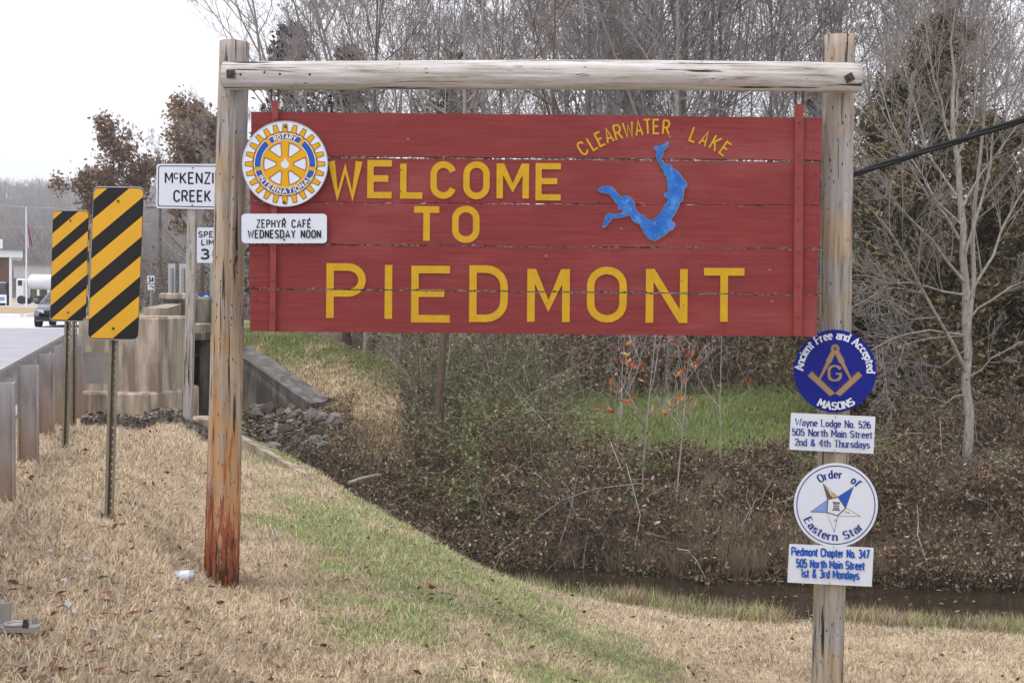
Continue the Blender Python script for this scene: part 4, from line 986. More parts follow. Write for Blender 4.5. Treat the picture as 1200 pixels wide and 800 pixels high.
fr = thing('timber_frame', tuple(onto(at(258, 690, YP).x, YP)), 'weathered log frame of two round posts and a long top beam', 'sign frame')
M['post_left'].node_tree  # paint low on the left post is measured from the frame's base
def face_ang(p0, p1, px_off):
    """Angle round a log that faces the camera, nudged by px_off radians."""
    d = (p1 - p0).normalized(); a = d.orthogonal().normalized(); b = d.cross(a); v = Vector((math.sin(px_off), -math.cos(px_off), 0)); return math.atan2(v.dot(b), v.dot(a))
pl0, pl1 = at(258, 715, YP), at(275, 50, YP); fa = lambda o: face_ang(pl0, pl1, o)
log('post', pl0, pl1, .112, .091, M['post_left'], fr, 3, [(fa(.30), .05, .16, .28, .93, .08), (fa(-.5), .04, .10, .05, .5, .1), (fa(.75), .04, .12, .45, .8, .05)], knots=[(.63, fa(.72), .022), (.71, fa(.4), .018)])
pr0, pr1 = at(968, 850, YP), at(984.5, 43, YP); fb = lambda o: face_ang(pr0, pr1, o)
log('post', pr0, pr1, .100, .097, M['post'], fr, 4, [(fb(.05), .05, .17, .38, .99, .12), (fb(-.45), .04, .12, .0, .4, .1), (fb(.1), .04, .15, .0, .17, .1)], knots=[(.865, fb(.18), .04), (.55, fb(.45), .035), (.07, fb(.35), .03), (.68, fb(.5), .03)])
YM = 7.275
b0, b1 = at(263, 87, YM), at(1006, 91.5, YM); fc = lambda o: (lambda d: math.atan2(Vector((0, -math.cos(o), math.sin(o))).dot(d.cross(d.orthogonal().normalized())), Vector((0, -math.cos(o), math.sin(o))).dot(d.orthogonal().normalized())))((b1 - b0).normalized())
log('beam', b0, b1, .086, .089, M['beam'], fr, 5, [(fc(-.1), .04, .09, .12, .6, .06), (fc(.2), .035, .10, .5, .98, .05), (fc(.45), .03, .07, .05, .4, .05)], knots=[(.565, fc(-.45), .03), (.77, fc(-.5), .03), (.47, fc(.35), .014), (.77, fc(.25), .014)])
for px, py, an in ((270, 86.5, .05), (996, 91, .5)):
    c = at(px, py, YM - .104); h = .031
    P = [c + Vector((math.cos(an + k * math.pi / 2 + math.pi / 4) * h * 1.1, 0, math.sin(an + k * math.pi / 2 + math.pi / 4) * h * 1.1)) for k in range(4)]
    o = MB().prism(P, (0, .02, 0)).build('washer_plate', M['bolt'], fr)
    MB().prism([c + Vector((math.cos(k * math.pi / 3) * .013, 0, math.sin(k * math.pi / 3) * .013)) for k in range(6)], (0, -.014, 0)).build('bolt_head', M['bolt'], o)
for px, py in ((282, 87.5), (328, 87), (310, 85), (363, 87.5)): MB().tube([at(px, py, YM - .089), at(px, py, YM - .08)], .007, 8).build('bolt_head', M['dark'], fr)

# ---------------------------------------------------------------- the red board
bd = thing('welcome_board', tuple(at(627, 391, YB)), 'large red plank board with yellow WELCOME TO PIEDMONT lettering hanging from the log beam', 'sign board')
LX = lambda y: 293.5 - (y - 131) / 257.0; RX = lambda y: 963.5 - (y - 138) * 6 / 256.0
seamL, seamR = [131, 183.2, 236.8, 285.4, 338.0, 388.0], [138, 188.8, 240.6, 291.8, 345.5, 394.3]
planks = []
for i in range(5):
    g0 = (0, 1.15, .4, .65, .75)[i]; g1 = (1.15, .4, .65, .75, 0)[i]
    t0, t1, c1, c0 = seamL[i] + g0, seamR[i] + g0, seamR[i + 1] - g1, seamL[i + 1] - g1
    q = [(LX(t0) + (.8, -.4, .2, -.6, .4)[i], t0), (RX(t1) + (.3, -.6, .5, -.9, -.3)[i], t1), (RX(c1) + (.3, -.6, .5, -.9, -.3)[i], c1), (LX(c0) + (.8, -.4, .2, -.6, .4)[i], c0)]
    planks.append(q)
    nseg = 40; dy = (.0, .0025, -.001, .002, -.001)[i]; V = []
    pg = np.random.default_rng(50 + i)
    tops = [t0 + (t1 - t0) * k / nseg + .22 * pg.normal() for k in range(nseg + 1)]; bots = [c0 + (c1 - c0) * k / nseg + .22 * pg.normal() for k in range(nseg + 1)]
    xs_t = np.linspace(q[0][0], q[1][0], nseg + 1); xs_b = np.linspace(q[3][0], q[2][0], nseg + 1)
    poly = [(x, y) for x, y in zip(xs_t, tops)] + [(x, y) for x, y in zip(xs_b[::-1], bots[::-1])]
    plate('plank', poly, YB + dy, .038, M['board'], bd)
YI = YB - .0015
# splintered bare wood and dirt caught along the joints between the planks
for si, dens in ((1, 150), (2, 45), (3, 60), (4, 110)):
    k = Ink(YB - .0012); d_ = Ink(YB - .0006); gq = np.random.default_rng(90 + si)
    for _ in range(dens):
        t = gq.random(); x = 294 + 668 * t; y = seamL[si] + (seamR[si] - seamL[si]) * t + gq.choice([-1, 1]) * (.85 + .35 * gq.random()); l, h = gq.uniform(1, 6), gq.uniform(.25, .8)
        (k if gq.random() < .6 else d_).poly([(x - l / 2, y), (x - l / 4, y - h), (x + l / 3, y - h * .8), (x + l / 2, y + .1), (x + l / 5, y + h), (x - l / 3, y + h * .7)])
    if k.F: k.build('splinters', M['raw_edge'], bd)
    if d_.F: d_.build('joint_dirt', M['dark'], bd)
for i in range(5):
    for xq in (300, 470, 640, 800, 955):
        for f_ in (.28, .74):
            t = (xq - 293) / 670; y0, y1 = seamL[i] + (seamR[i] - seamL[i]) * t, seamL[i + 1] + (seamR[i + 1] - seamL[i + 1]) * t; screw(xq + (i * 7 % 5) - 2, y0 + (y1 - y0) * f_, YB + .0012, bd, .0045, 'rust', 'nail')
w_ = Ink(YI)
for ch, x0, x1, yb, cap, wd in (('W', 388, 420.5, 230, 41, 8.2), ('E', 434, 459, 230.5, 41, 7.6), ('L', 472.5, 495, 231, 41, 7.6), ('C', 508, 530, 231.5, 41, 7.6), ('O', 546.5, 570, 232, 41.5, 7.6), ('M', 585.5, 616, 232.5, 41, 7.6), ('E', 631, 657, 233, 40, 7.2),
                              ('T', 485, 514.5, 284, 40.5, 7.8), ('O', 533.5, 558, 283, 40.5, 7.6),
                              ('P', 386.5, 424, 372.5, 62, 8.8), ('I', 455, 455, 373.5, 63, 8.8), ('E', 486, 527, 375.5, 62, 8.8), ('D', 554, 590.5, 375, 62, 8.8), ('M', 622, 663, 377, 62, 9), ('O', 692, 730, 376, 62, 8.8), ('N', 761, 801, 378, 63, 9), ('T', 824.5, 872, 379, 63, 9)):
    adv, st = G[ch]; sx = (x1 - x0) / adv if adv else 0
    if ch in 'ET' or ch == 'L': cap -= wd * .5; yb -= wd * .25
    if ch in 'CO': cap -= wd * .6; yb -= wd * .3
    if ch == 'P': st = [[(0, 0), (0, 1.036)], [(0, .965), (.3, .965)] + arc(.3, .72, .23, .245, 90, -90) + [(0, .475)]]
    if ch == 'D': st = [[(0, .035), (0, .965), (.24, .965)] + arc(.24, .64, .33, .325, 90, 0) + arc(.24, .36, .33, .325, 0, -90) + [(0, .035)]]
    for p in st: w_.stroke([(x0 + a * sx + .012 * (300 - yb + b * cap) * 0 + b * cap * .008, yb + a * sx * .008 - b * cap) for a, b in p], wd, planks)
w_.build('lettering', M['yellow'], bd)
a_ = Ink(YI)
for ch, px, py, rot, h in (('C', 682.5, 174, 33, 15.5), ('L', 694, 167.8, 31, 16), ('E', 703, 163, 26, 16), ('A', 713, 158.6, 20, 17), ('R', 724, 155, 15, 17), ('W', 736.5, 152, 10, 17), ('A', 748.5, 150, 7, 17), ('T', 758.8, 148.6, 4, 16.5), ('E', 769, 148.5, 0, 16), ('R', 780.8, 149.3, -4, 16),
                           ('L', 813.5, 158, -20, 16.5), ('A', 826, 162.5, -26, 17), ('K', 838.5, 168, -30, 17), ('E', 850, 174.5, -36, 16)):
    adv, st = G[ch]; c_, s_ = math.cos(R(rot)), math.sin(R(rot)); k = h * (.66 if ch == 'A' else .74 if ch == 'W' else .8)
    for p in st: a_.stroke([(px + (a - adv / 2) * k * c_ + -(b - .5) * h * s_ * 1.0, py - (a - adv / 2) * k * s_ - (b - .5) * h * c_) for a, b in p], 2.2, planks)
a_.build('lettering', M['yellow'], bd)
LAKE = [(578, 168), (575, 190), (560, 205), (545, 215), (548, 235), (535, 262), (545, 280), (565, 300), (590, 298), (598, 315), (630, 335), (655, 365), (668, 385), (682, 405), (665, 425), (660, 450), (655, 480), (658, 492), (638, 508), (632, 530), (610, 570), (590, 600), (605, 615), (615, 632), (605, 650), (585, 655), (555, 680), (530, 700), (500, 710), (470, 700), (445, 670), (430, 635), (420, 620), (395, 610), (380, 600), (378, 578), (360, 572), (330, 580), (300, 585), (270, 590), (250, 610), (225, 638), (218, 630), (232, 605), (235, 578), (255, 565), (285, 570), (320, 565), (335, 545), (305, 535), (300, 505), (280, 490), (262, 465), (245, 450), (225, 447), (200, 443), (193, 432), (210, 418), (240, 415), (265, 418), (285, 440), (305, 465), (325, 475), (350, 465), (375, 480), (385, 505), (390, 530), (405, 555), (425, 572), (445, 575), (450, 590), (475, 602), (500, 605), (520, 580), (545, 550), (560, 520), (575, 500), (578, 480), (558, 468), (555, 452), (575, 455), (580, 430), (575, 390), (570, 360), (555, 345), (550, 320), (535, 295), (525, 275), (520, 262), (512, 235), (515, 215), (500, 208), (510, 195), (545, 192)]
lk = [(660 + x * .21255, 130 + y * .21255) for x, y in LAKE]
def smooth_poly(p, it=2):
    for _ in range(it):
        q = []
        for i in range(len(p)): a, b = p[i], p[(i + 1) % len(p)]; q += [(a[0] * .75 + b[0] * .25, a[1] * .75 + b[1] * .25), (a[0] * .25 + b[0] * .75, a[1] * .25 + b[1] * .75)]
        p = q
    return p
gl = np.random.default_rng(15); lk = [(x + gl.normal(0, .35), y + gl.normal(0, .35)) for i, (x, y) in enumerate(lk) for x, y in ((x, y), ((x + lk[(i + 1) % len(lk)][0]) / 2, (y + lk[(i + 1) % len(lk)][1]) / 2))]
def grow(p, d):
    o = []; sg = 1 if area(p) > 0 else -1; n = len(p)
    for i in range(n):
        t = np.array(p[(i + 1) % n]) - np.array(p[i - 1]); t /= np.hypot(*t) + 1e-9; o.append((p[i][0] + sg * t[1] * d, p[i][1] - sg * t[0] * d))
    return o
lo = plate('lake_map', lk, YB - .011, .0085, M['lake'], bd)
plate('border', [(x + .25, y + .55) for x, y in grow(lk, .85)], YB - .006, .0045, M['lake_edge'], lo)
for xt, yt, xb, yb_, nm in ((322.5, 118, 319, 388.5, 'l'), (937, 122, 935, 393.5, 'r')):
    h = 3.4 if nm == 'l' else 5.0
    o = plate('batten', [(xt - h, yt), (xt + h, yt), (xb + h, yb_), (xb - h, yb_)], YB - .022, .0195, M['batten'], bd)
    for k in range(7):
        t = .08 + .84 * k / 6; screw(xt + (xb - xt) * t, yt + (yb_ - yt) * t, YB - .022, o, .007, 'rust', 'nail')
    y0 = 101 if nm == 'l' else 106
    for dx in (-4.5, 4): MB().tube([at(xt + dx, y0, YB + .03), at(xt + dx, y0 + 14, YB + .01), at(xt + dx * .3, yt + 10, YB - .001)], .007, 6).build('hanger', M['rust'], bd)
for px, py in ((902, 316), (905, 353), (728, 268), (785, 160), (640, 300), (478, 163)):
    plate('chip', [(px - 1.6, py - .8), (px + 1.2, py - 1), (px + 1.7, py + .7), (px - 1, py + 1)], YB - .0016, .001, M['raw_edge'], bd)

# ---------------------------------------------------------------- service club wheel and the lunch plate, at the board's left end
YR = YB - .031
rt = thing('club_emblem_sign', tuple(at(334, 242, YR)), 'round white sign with yellow gear wheel emblem at the board\'s left end', 'sign')
cx, cy = 334, 192.2
plate('disc', circ(cx, cy, 49.5), YR, .005, M['white'], rt)
MB().tube([at(*p, YR + .002) for p in circ(cx, cy, 49.8, 48)] + [at(*circ(cx, cy, 49.8, 48)[0], YR + .002)], .004, 6).build('rim', M['alu'], rt)
def wheel_parts():
    ol, gd, bl, wh, cr, kb = (Ink(YR - .0002 - .0007 * i) for i in range(6))
    for ink, ex, root in ((ol, 1.0, 37.4), (gd, 0, 36.4)):
        pts = []
        for k in range(24):
            a = k * 15
            for da, r in ((-5.2 - ex * .6, root), (-2.3 - ex * .9, 46.2 + ex), (2.3 + ex * .9, 46.2 + ex), (5.2 + ex * .6, root)): pts.append((cx + r * math.sin(R(a + da)), cy - r * math.cos(R(a + da))))
        ink.k += 1
        for k in range(24): q = pts[k * 4:k * 4 + 4]; ink.poly([(cx + (root - 3) * math.sin(R(k * 15 - 6)), cy - (root - 3) * math.cos(R(k * 15 - 6)))] + q + [(cx + (root - 3) * math.sin(R(k * 15 + 6)), cy - (root - 3) * math.cos(R(k * 15 + 6)))], False)
        annulus(ink, cx, cy, 25.4 - ex, root + .02)
        for k in range(6):
            a = R(k * 60); d = np.array((math.sin(a), -math.cos(a))); n = np.array((-d[1], d[0])); c = np.array((cx, cy)); ink.poly([c + d * 7 + n * (2.9 + ex), c + d * 26 + n * (4.7 + ex), c + d * 26 - n * (4.7 + ex), c + d * 7 - n * (2.9 + ex)])
        annulus(ink, cx, cy, 4.6 - ex * 1.2, 9.6 + ex)
    annulus(ol, cx, cy, 37.2, 38.2)
    bands = ((-33, 33), (41, 96), (104, 256), (264, 319))
    for a0, a1 in bands: annulus(bl, cx, cy, 28.2, 35.6, a0, a1)
    for a0, a1 in bands:
        annulus(cr, cx, cy, 27.6, 28.4, a0 - 1, a1 + 1); annulus(cr, cx, cy, 35.4, 36.2, a0 - 1, a1 + 1)
    annulus(ol, cx, cy, 6.9, 7.6)
    wh.poly(circ(cx, cy + .4, 4.7, 24)); wh.poly([(cx - 1.3, cy - 3), (cx + 1.3, cy - 3), (cx + .8, cy - 6.6), (cx - .8, cy - 6.6)])
    kb.arc_text('ROTARY', cx, cy, 29.3, 0, 5.2, 1.15, gap=.32, span=47); kb.arc_text('INTERNATIONAL', cx, cy, 34.5, 180, 5.2, 1.15, gap=.3, inside=True, span=128)
    annulus(ol, cx, cy, 6.9, 7.5)
    e = rt
    ol.build('emblem_outline', M['outline'], e); gd.build('emblem_wheel', M['gold'], e); bl.build('emblem_band', M['blue'], e); wh.build('emblem_hub', M['white'], e); cr.build('emblem_trim', M['cream'], e); kb.build('lettering', M['cream'], e)
wheel_parts()
screw(334.5, 148.5, YR - .004, rt, .008); screw(333, 237, YR - .004, rt, .008)
zc = thing('lunch_plate_sign', tuple(at(333, 285, YR)), 'small white plate reading ZEPHYR CAFÉ WEDNESDAY NOON below the gear wheel sign', 'sign')
q = [(283, 250.5), (383, 250.5), (383, 285), (283, 285)]
plate('panel', rrect(q, 5), YR, .004, M['white'], zc)
k = Ink(YR); k.text('ZEPHYR CAF\u00c9', 301, 364, 266.5, 8.6, 1.55, gap=.36); k.text('WEDNESDAY NOON', 291, 375.5, 278.6, 8.6, 1.55, gap=.34); k.build('lettering', M['black'], zc)
screw(333, 256.5, YR, zc, .006); screw(333, 281, YR, zc, .006)

# ---------------------------------------------------------------- the lodge signs on the right post
YL = YP - .112
ms = thing('lodge_emblem_sign', tuple(at(978.5, 482, YL)), 'round dark blue sign with compass and square emblem on the right post', 'sign')
cx, cy = 978.5, 434.6
plate('disc', circ(cx, cy, 48.4), YL, .004, M['navy'], ms)
lw = Ink(YL); lw.arc_text('Ancient Free and Accepted', cx, cy, 37.6, 2, 9.0, 1.8, gap=.17, serif=True, contrast=.65, span=181)
lw.arc_text('MASONS', cx, cy, 45.0, 178, 8.2, 2.1, gap=.2, serif=True, contrast=.5, inside=True, span=58); lw.build('lettering', M['white'], ms)
def compasses():
    o, b, dots = Ink(YL - .0004), Ink(YL - .0011), Ink(YL - .0019)
    top = np.array((978.7, 408.4)); 
    for ink, ex in ((o, .8), (b, 0)):
        for sx in (-1, 1):                     # the square: two arms from the corner at the bottom
            c = np.array((978.6, 460.5)); d = np.array((sx * .70, -.64)); d /= np.hypot(*d); n = np.array((d[1], -d[0])) * -sx
            ink.poly([c + d * (-.2), c + d * (37 + ex) - n * (0 + ex), c + d * (37 + ex) + n * (6.2 + ex), c + d * 2 + n * (6.2 + ex)] if sx > 0 else [c, c + d * (37 + ex) - n * (0 + ex), c + d * (37 + ex) + n * (6.2 + ex), c + d * 2 + n * (6.2 + ex)])
        for sx in (-1, 1):                     # the compasses' legs
            e = top + np.array((sx * 20.5, 40)); d = (e - top) / np.hypot(*(e - top)); n = np.array((-d[1], d[0]))
            ink.poly([top + n * (2.2 + ex), top + d * 16 + n * (3.0 + ex), top + d * 19 + n * (1.9 + ex), e + d * (1 + ex) + n * (.5 + ex * .6), e + d * (1 + ex) - n * (.5 + ex * .6), top + d * 19 - n * (1.9 + ex), top + d * 16 - n * (3.0 + ex), top - n * (2.2 + ex)])
    annulus(o, *top, 1.8, 5.4); annulus(b, *top, 2.6, 4.6); dots.poly(circ(*top, 2.4, 16))
    b.text('G', 971.5, 985, 445.6, 17, 3.2, serif=True, contrast=.55)
    for sx in (-1, 1):
        c = np.array((978.6, 459)); d = np.array((sx * .70, -.64)); d /= np.hypot(*d)
        for k in range(1, 10): p = c + d * (k * 3.6) + np.array((0, -1.6)); dots.poly([p + (-.35, -.9), p + (.35, -.9), p + (.35, .9), p + (-.35, .9)])
    return o.build('emblem_outline', M['outline'], ms), b.build('emblem', M['bronze'], ms), dots.build('emblem_marks', M['outline'], ms)
compasses()
mp = thing('lodge_plate_sign', tuple(at(975, 531, YL)), 'white plate below the blue lodge sign giving the lodge number, street and Thursdays', 'sign')
q = [(927, 483.5), (1026, 488), (1023.5, 531.5), (925, 526.5)]
plate('panel', rrect(q, 1), YL - .006, .003, M['white'], mp); k = Ink(YL - .006); sl = .038
k.text('Wayne Lodge No. 526', 932.5, 1020, 498.2, 7.6, 1.25, sl, gap=.2, serif=True, contrast=.7); k.text('505 North Main Street', 928.6, 1022, 509.6, 7.6, 1.25, sl, gap=.2, serif=True, contrast=.7); k.text('2nd & 4th Thursdays', 932, 1019, 521.5, 7.6, 1.25, sl, gap=.2, serif=True, contrast=.7); k.build('lettering', M['ink'], mp)
for x, y in ((979, 488.3), (977.5, 527)): screw(x, y, YL - .006, mp, .004, 'galv')
es = thing('star_emblem_sign', tuple(at(979.5, 640, YL)), 'round white sign with five pointed star emblem on the right post', 'sign')
cx, cy = 979.6, 591.5
plate('disc', circ(cx, cy, 49.2), YL, .004, M['white'], es)
rk = Ink(YL); annulus(rk, cx, cy, 45.2, 46.4); rk.build('ring', M['ink'], es)
k = Ink(YL); k.arc_text('Order  of', cx, cy, 31.8, 7, 8.8, 2.0, gap=.26, serif=True, contrast=.4, span=82); k.arc_text('Eastern Star', cx, cy, 41.2, 187, 8.8, 2.0, gap=.24, serif=True, contrast=.4, inside=True, span=116); k.build('lettering', M['ink'], es)
def star():
    P = [(965, 567), (999.5, 571), (1007, 604.5), (977.5, 622), (951, 599)]; Q = [(982, 582), (991, 595), (981.5, 604), (969, 600), (970, 585)]
    C = np.mean(Q, 0)
    names = (('tan_ink', (.5,)), ('blue', ()), ('white', ()), ('white', ()), ('lightblue', ()))
    ol = Ink(YL - .0001); st = []
    fills = {}
    for i in range(5):
        a, b, c = Q[i - 1], P[i], Q[i]
        fills.setdefault(names[i][0], Ink(YL - .0011)).poly([a, b, c])
        g = [tuple(np.array(p) + (np.array(p) - np.mean([a, b, c], 0)) * (.9 / np.hypot(*(np.array(p) - np.mean([a, b, c], 0))) ) * (2.2 if p is b else 1)) for p in (a, b, c)]
        ol.poly(g)
        m = (np.array(a) + np.array(c)) / 2
        if i in (0, 1, 4): fills.setdefault('outline' if i == 0 else 'ink', Ink(YL - .0019)).poly([a, b, tuple(m)]) if i == 0 else fills.setdefault('white', Ink(YL - .0011))
    mk_ = Ink(YL - .0022); mk_.stroke([(972, 573), (974, 580)], 1.0); mk_.stroke([(970, 572), (976.5, 577)], .7); mk_.build('emblem_marks', M['white'], es)
    ol.build('emblem_outline', M['outline'], es)
    for kx, v in fills.items(): v.build('emblem', M[kx], es)
    pn = Ink(YL - .0026); pn.poly([tuple(C + (np.array(q) - C) * 1.05) for q in Q]); pn.build('emblem_outline', M['outline'], es)
    pn = Ink(YL - .0032); pn.poly([tuple(C + (np.array(q) - C) * .92) for q in Q]); pn.build('emblem_centre', M['white'], es)
    al = Ink(YL - .0038); al.poly([(975.5, 587.5), (984.5, 588), (984, 590), (976, 589.5)]); al.poly([(976.8, 590), (983.4, 590.4), (983.2, 596), (976.6, 595.6)]); al.poly([(975.4, 596), (984.4, 596.5), (984.3, 598.3), (975.2, 597.8)]); al.build('emblem_altar', M['outline'], es)
    al = Ink(YL - .0044)
    for yy in (591.5, 593.6): al.stroke([(977.4, yy), (982.6, yy + .3)], .7)
    al.build('emblem_marks', M['white'], es)
    sm = Ink(YL - .0026); sm.stroke([(990, 599), (996, 601)], 1.5); sm.stroke([(960, 596.5), (965, 594.5)], 1.3); sm.poly(circ(979, 609.5, 1.5, 10)); sm.build('emblem_marks', M['tan_ink'], es)
star()
ep = thing('star_plate_sign', tuple(at(973, 686, YL)), 'white plate below the star sign giving the chapter number, street and Mondays', 'sign')
q = [(925, 637), (1024, 641.5), (1021.5, 687), (922.8, 682)]
plate('panel', rrect(q, 1), YL - .006, .003, M['white'], ep); k = Ink(YL - .006); sl = .04
k.text('Piedmont Chapter No. 347', 928, 1018.5, 650.2, 9.2, 1.9, sl, gap=.2); k.text('505 North Main Street', 933.5, 1013, 664, 9.2, 1.9, sl, gap=.2); k.text('1st & 3rd Mondays', 939, 1006.5, 675.6, 9.2, 1.9, sl, gap=.2); k.build('lettering', M['blue'], ep)
for x, y in ((977, 640.5), (972.5, 683)): screw(x, y, YL - .006, ep, .004, 'galv')
# ---------------------------------------------------------------- hazard markers by the guardrail
def channel_post(name, p0, p1, parent, wid=.058, mat='channel'):
    """A punched hat-section steel post: web with square holes, two sides, two flanges."""
    d = (p1 - p0).normalized(); Ln = (p1 - p0).length; x = Vector((1, 0, 0)); x = (x - d * x.dot(d)).normalized(); y = d.cross(x) * -1
    if y.y > 0: y = -y
    m = MB(); w = wid / 2
    def slab(a0, a1, y0, y1, s0, s1): m.prism([p0 + x * a + y * b + d * s0 for a, b in ((a0, y0), (a1, y0), (a1, y1), (a0, y1))], d * (s1 - s0))
    iw = w * .42; hh = .0055
    slab(-iw, -hh, -.022, -.0185, 0, Ln); slab(hh, iw, -.022, -.0185, 0, Ln)
    s = .0
    while s < Ln: slab(-hh + .0002, hh - .0002, -.0218, -.0187, s, min(s + .032, Ln)); s += .045
    slab(-iw - .004, -iw - .0002, -.022, .012, 0, Ln); slab(iw + .0002, iw + .004, -.022, .012, 0, Ln)
    slab(-w, -iw - .0042, .009, .012, 0, Ln); slab(iw + .0042, w, .009, .012, 0, Ln)
    return m.build(name, M[mat], parent)
def hazard(c, Y, foot, lab, rr, post2=None):
    P = rrect(c, rr); ga = float(ground_z(at(foot[0], foot[1], Y).x, Y))
    f = at(foot[0], foot[1], Y + .02); t = thing('hazard_marker', (f.x, f.y, ga), lab, 'road sign', 'black and yellow hazard markers')
    plate('panel', P, Y, .003, M['sign_black'], t)
    plate('backing', [tuple(np.array(p) + (np.array(p) - np.mean(c, 0)) * .012) for p in P], Y + .0032, .002, M['alu'], t)
    tl, tr, br_, bl = [np.array(p, float) for p in c]; W = (tr - tl); H = (bl - tl); s = Ink(Y)
    rat = np.hypot(*H) / np.hypot(*W); per = .735 / .914 * rat / rat
    # stripes rise to the right at 45 degrees; measured along the height in panel widths
    per = .80; first = .02
    for i in range(-1, 6):
        v0 = first + .62 + (i) * per; v1 = v0 + per * .52
        q = [tl + H / rat * v0, tl + W + H / rat * (v0 - .88), tl + W + H / rat * (v1 - .88), tl + H / rat * v1]
        r = clip_to([tuple(p) for p in q], [tuple(np.array(p) + (np.mean(c, 0) - np.array(p)) * .012) for p in P])
        if r: s.poly(r)
    s.build('stripes', M['sign_yellow'], t)
    m = (bl + br_) / 2; mt = (tl + tr) / 2; top = at(*mt, Y + .03); bot = Vector((f.x, Y + .03, ga - .15))
    top = at(*(mt + H * .04), Y + .03); channel_post('post', bot, top, t)
    for k in (.09, .93): p = mt + H * k; screw(p[0], p[1], Y - .001, t, .008)
    return t
hazard([(110, 219.5), (168.5, 220), (161.5, 397.5), (103, 397)], 7.25, (127, 610), 'larger nearer hazard marker with black and yellow diagonal stripes', 7)
hazard([(62, 247), (104, 247), (100.5, 376), (58.5, 375)], 9.95, (76, 520), 'smaller farther hazard marker with black and yellow diagonal stripes', 5)
# third one, mostly hidden: only its edge and its post show
t = hazard([(72, 262), (105, 262), (102.3, 370), (69.5, 370)], 12.9, (86.5, 497), 'hazard marker half hidden behind the other two, its right edge showing', 4)

# ---------------------------------------------------------------- creek name sign and speed limit sign
Yc = 15.4
f = at(218, 505, Yc); cs = thing('creek_name_sign', tuple(onto(f.x, Yc)), 'white road sign reading MCKENZIE CREEK behind the left post', 'road sign')
q = [(183.5, 192), (270, 192.5), (269, 245.5), (182.5, 244)]
plate('panel', rrect(q, 4), Yc, .004, M['white'], cs)
k = Ink(Yc); iq = inset(q, 2.0); ro, ri = rrect(iq, 3), rrect(inset(iq, 1.1), 2.4)
k.k += 1
for i in range(len(ro)): j = (i + 1) % len(ro); k.poly([ro[i], ro[j], ri[j], ri[i]], False)
k.text('M', 194, 202, 214.6, 12.2, 2.0); k.text('C', 204.3, 208.3, 209.4, 6.4, 1.4); k.text('KENZIE', 211.5, 258.5, 215, 12.4, 2.0, gap=.3); k.text('CREEK', 204, 246.5, 236, 12.4, 2.0, gap=.3); k.build('lettering', M['black'], cs)
for x, y in ((226, 197), (225.3, 240.5)): screw(x, y, Yc, cs, .01)
m = MB(); p0, p1 = Vector((f.x, Yc + .07, float(ground_z(f.x, Yc)) - .2)), at(226.5, 200, Yc + .07); hw = .052
for (a, b) in ((p0, p1),):
    P = [a + Vector((sx * hw, sy * hw, 0)) for sx, sy in ((-1, -1), (1, -1), (1, 1), (-1, 1))]; m.prism(P, b - a)
m.build('post', M['grey_wood'], cs)
Ys = 27
f = at(248, 402, Ys); ss = thing('speed_limit_sign', tuple(onto(f.x, Ys)), 'white SPEED LIMIT 30 sign beyond the bridge, partly behind the left post', 'road sign')
q = [(231, 266.5), (264.5, 266.5), (264, 308), (230.7, 308)]
plate('panel', rrect(q, 2), Ys, .004, M['white'], ss); k = Ink(Ys - .002)
k.text('SPEED', 233, 262, 277.8, 6.2, 1.4, gap=.3); k.text('LIMIT', 236.5, 259.5, 287, 6.2, 1.4, gap=.34); k.text('30', 235.4, 259, 303, 10.5, 2.4, gap=.3); k.build('lettering', M['black'], ss)
MB().tube([Vector((f.x, Ys + .05, float(ground_z(f.x, Ys)) - .2)), at(248.5, 275, Ys + .05)], .05, 6).build('post', M['galv'], ss)

# object markers seen from behind at the far end of the bridge
for px0, px1, lab in ((197, 205.5, 'grey marker sign back beyond the bridge, the left one of two'), (210, 219.5, 'grey marker sign back beyond the bridge, partly behind the creek sign post')):
    Y = 33; z = .0; c = at((px0 + px1) / 2, 345, Y); t = thing('marker_sign', (c.x, Y, 0), lab, 'road sign', 'marker backs beyond the bridge')
    plate('panel', rrect([(px0, 309), (px1, 309), (px1, 346), (px0, 346)], 1.2), Y, .01, M['alu'], t)
    MB().box((c.x - .035, Y - .06, -.1), (c.x + .035, Y - .012, 2.0)).build('post', M['galv'], t)

# ---------------------------------------------------------------- small things across the road
p = at(68.5, 418, 17.6); t = thing('delineator', (p.x, 17.6, 0), 'short white rectangular delineator on the road behind the guardrail', 'delineator')
MB().box((p.x - .052, 17.6, .02), (p.x + .052, 17.63, .31), 0, .006).build('panel', M['white_paint'], t); MB().box((p.x - .09, 17.52, 0.004), (p.x + .09, 17.71, .045), 0, .01).build('foot', M['rubber'], t)

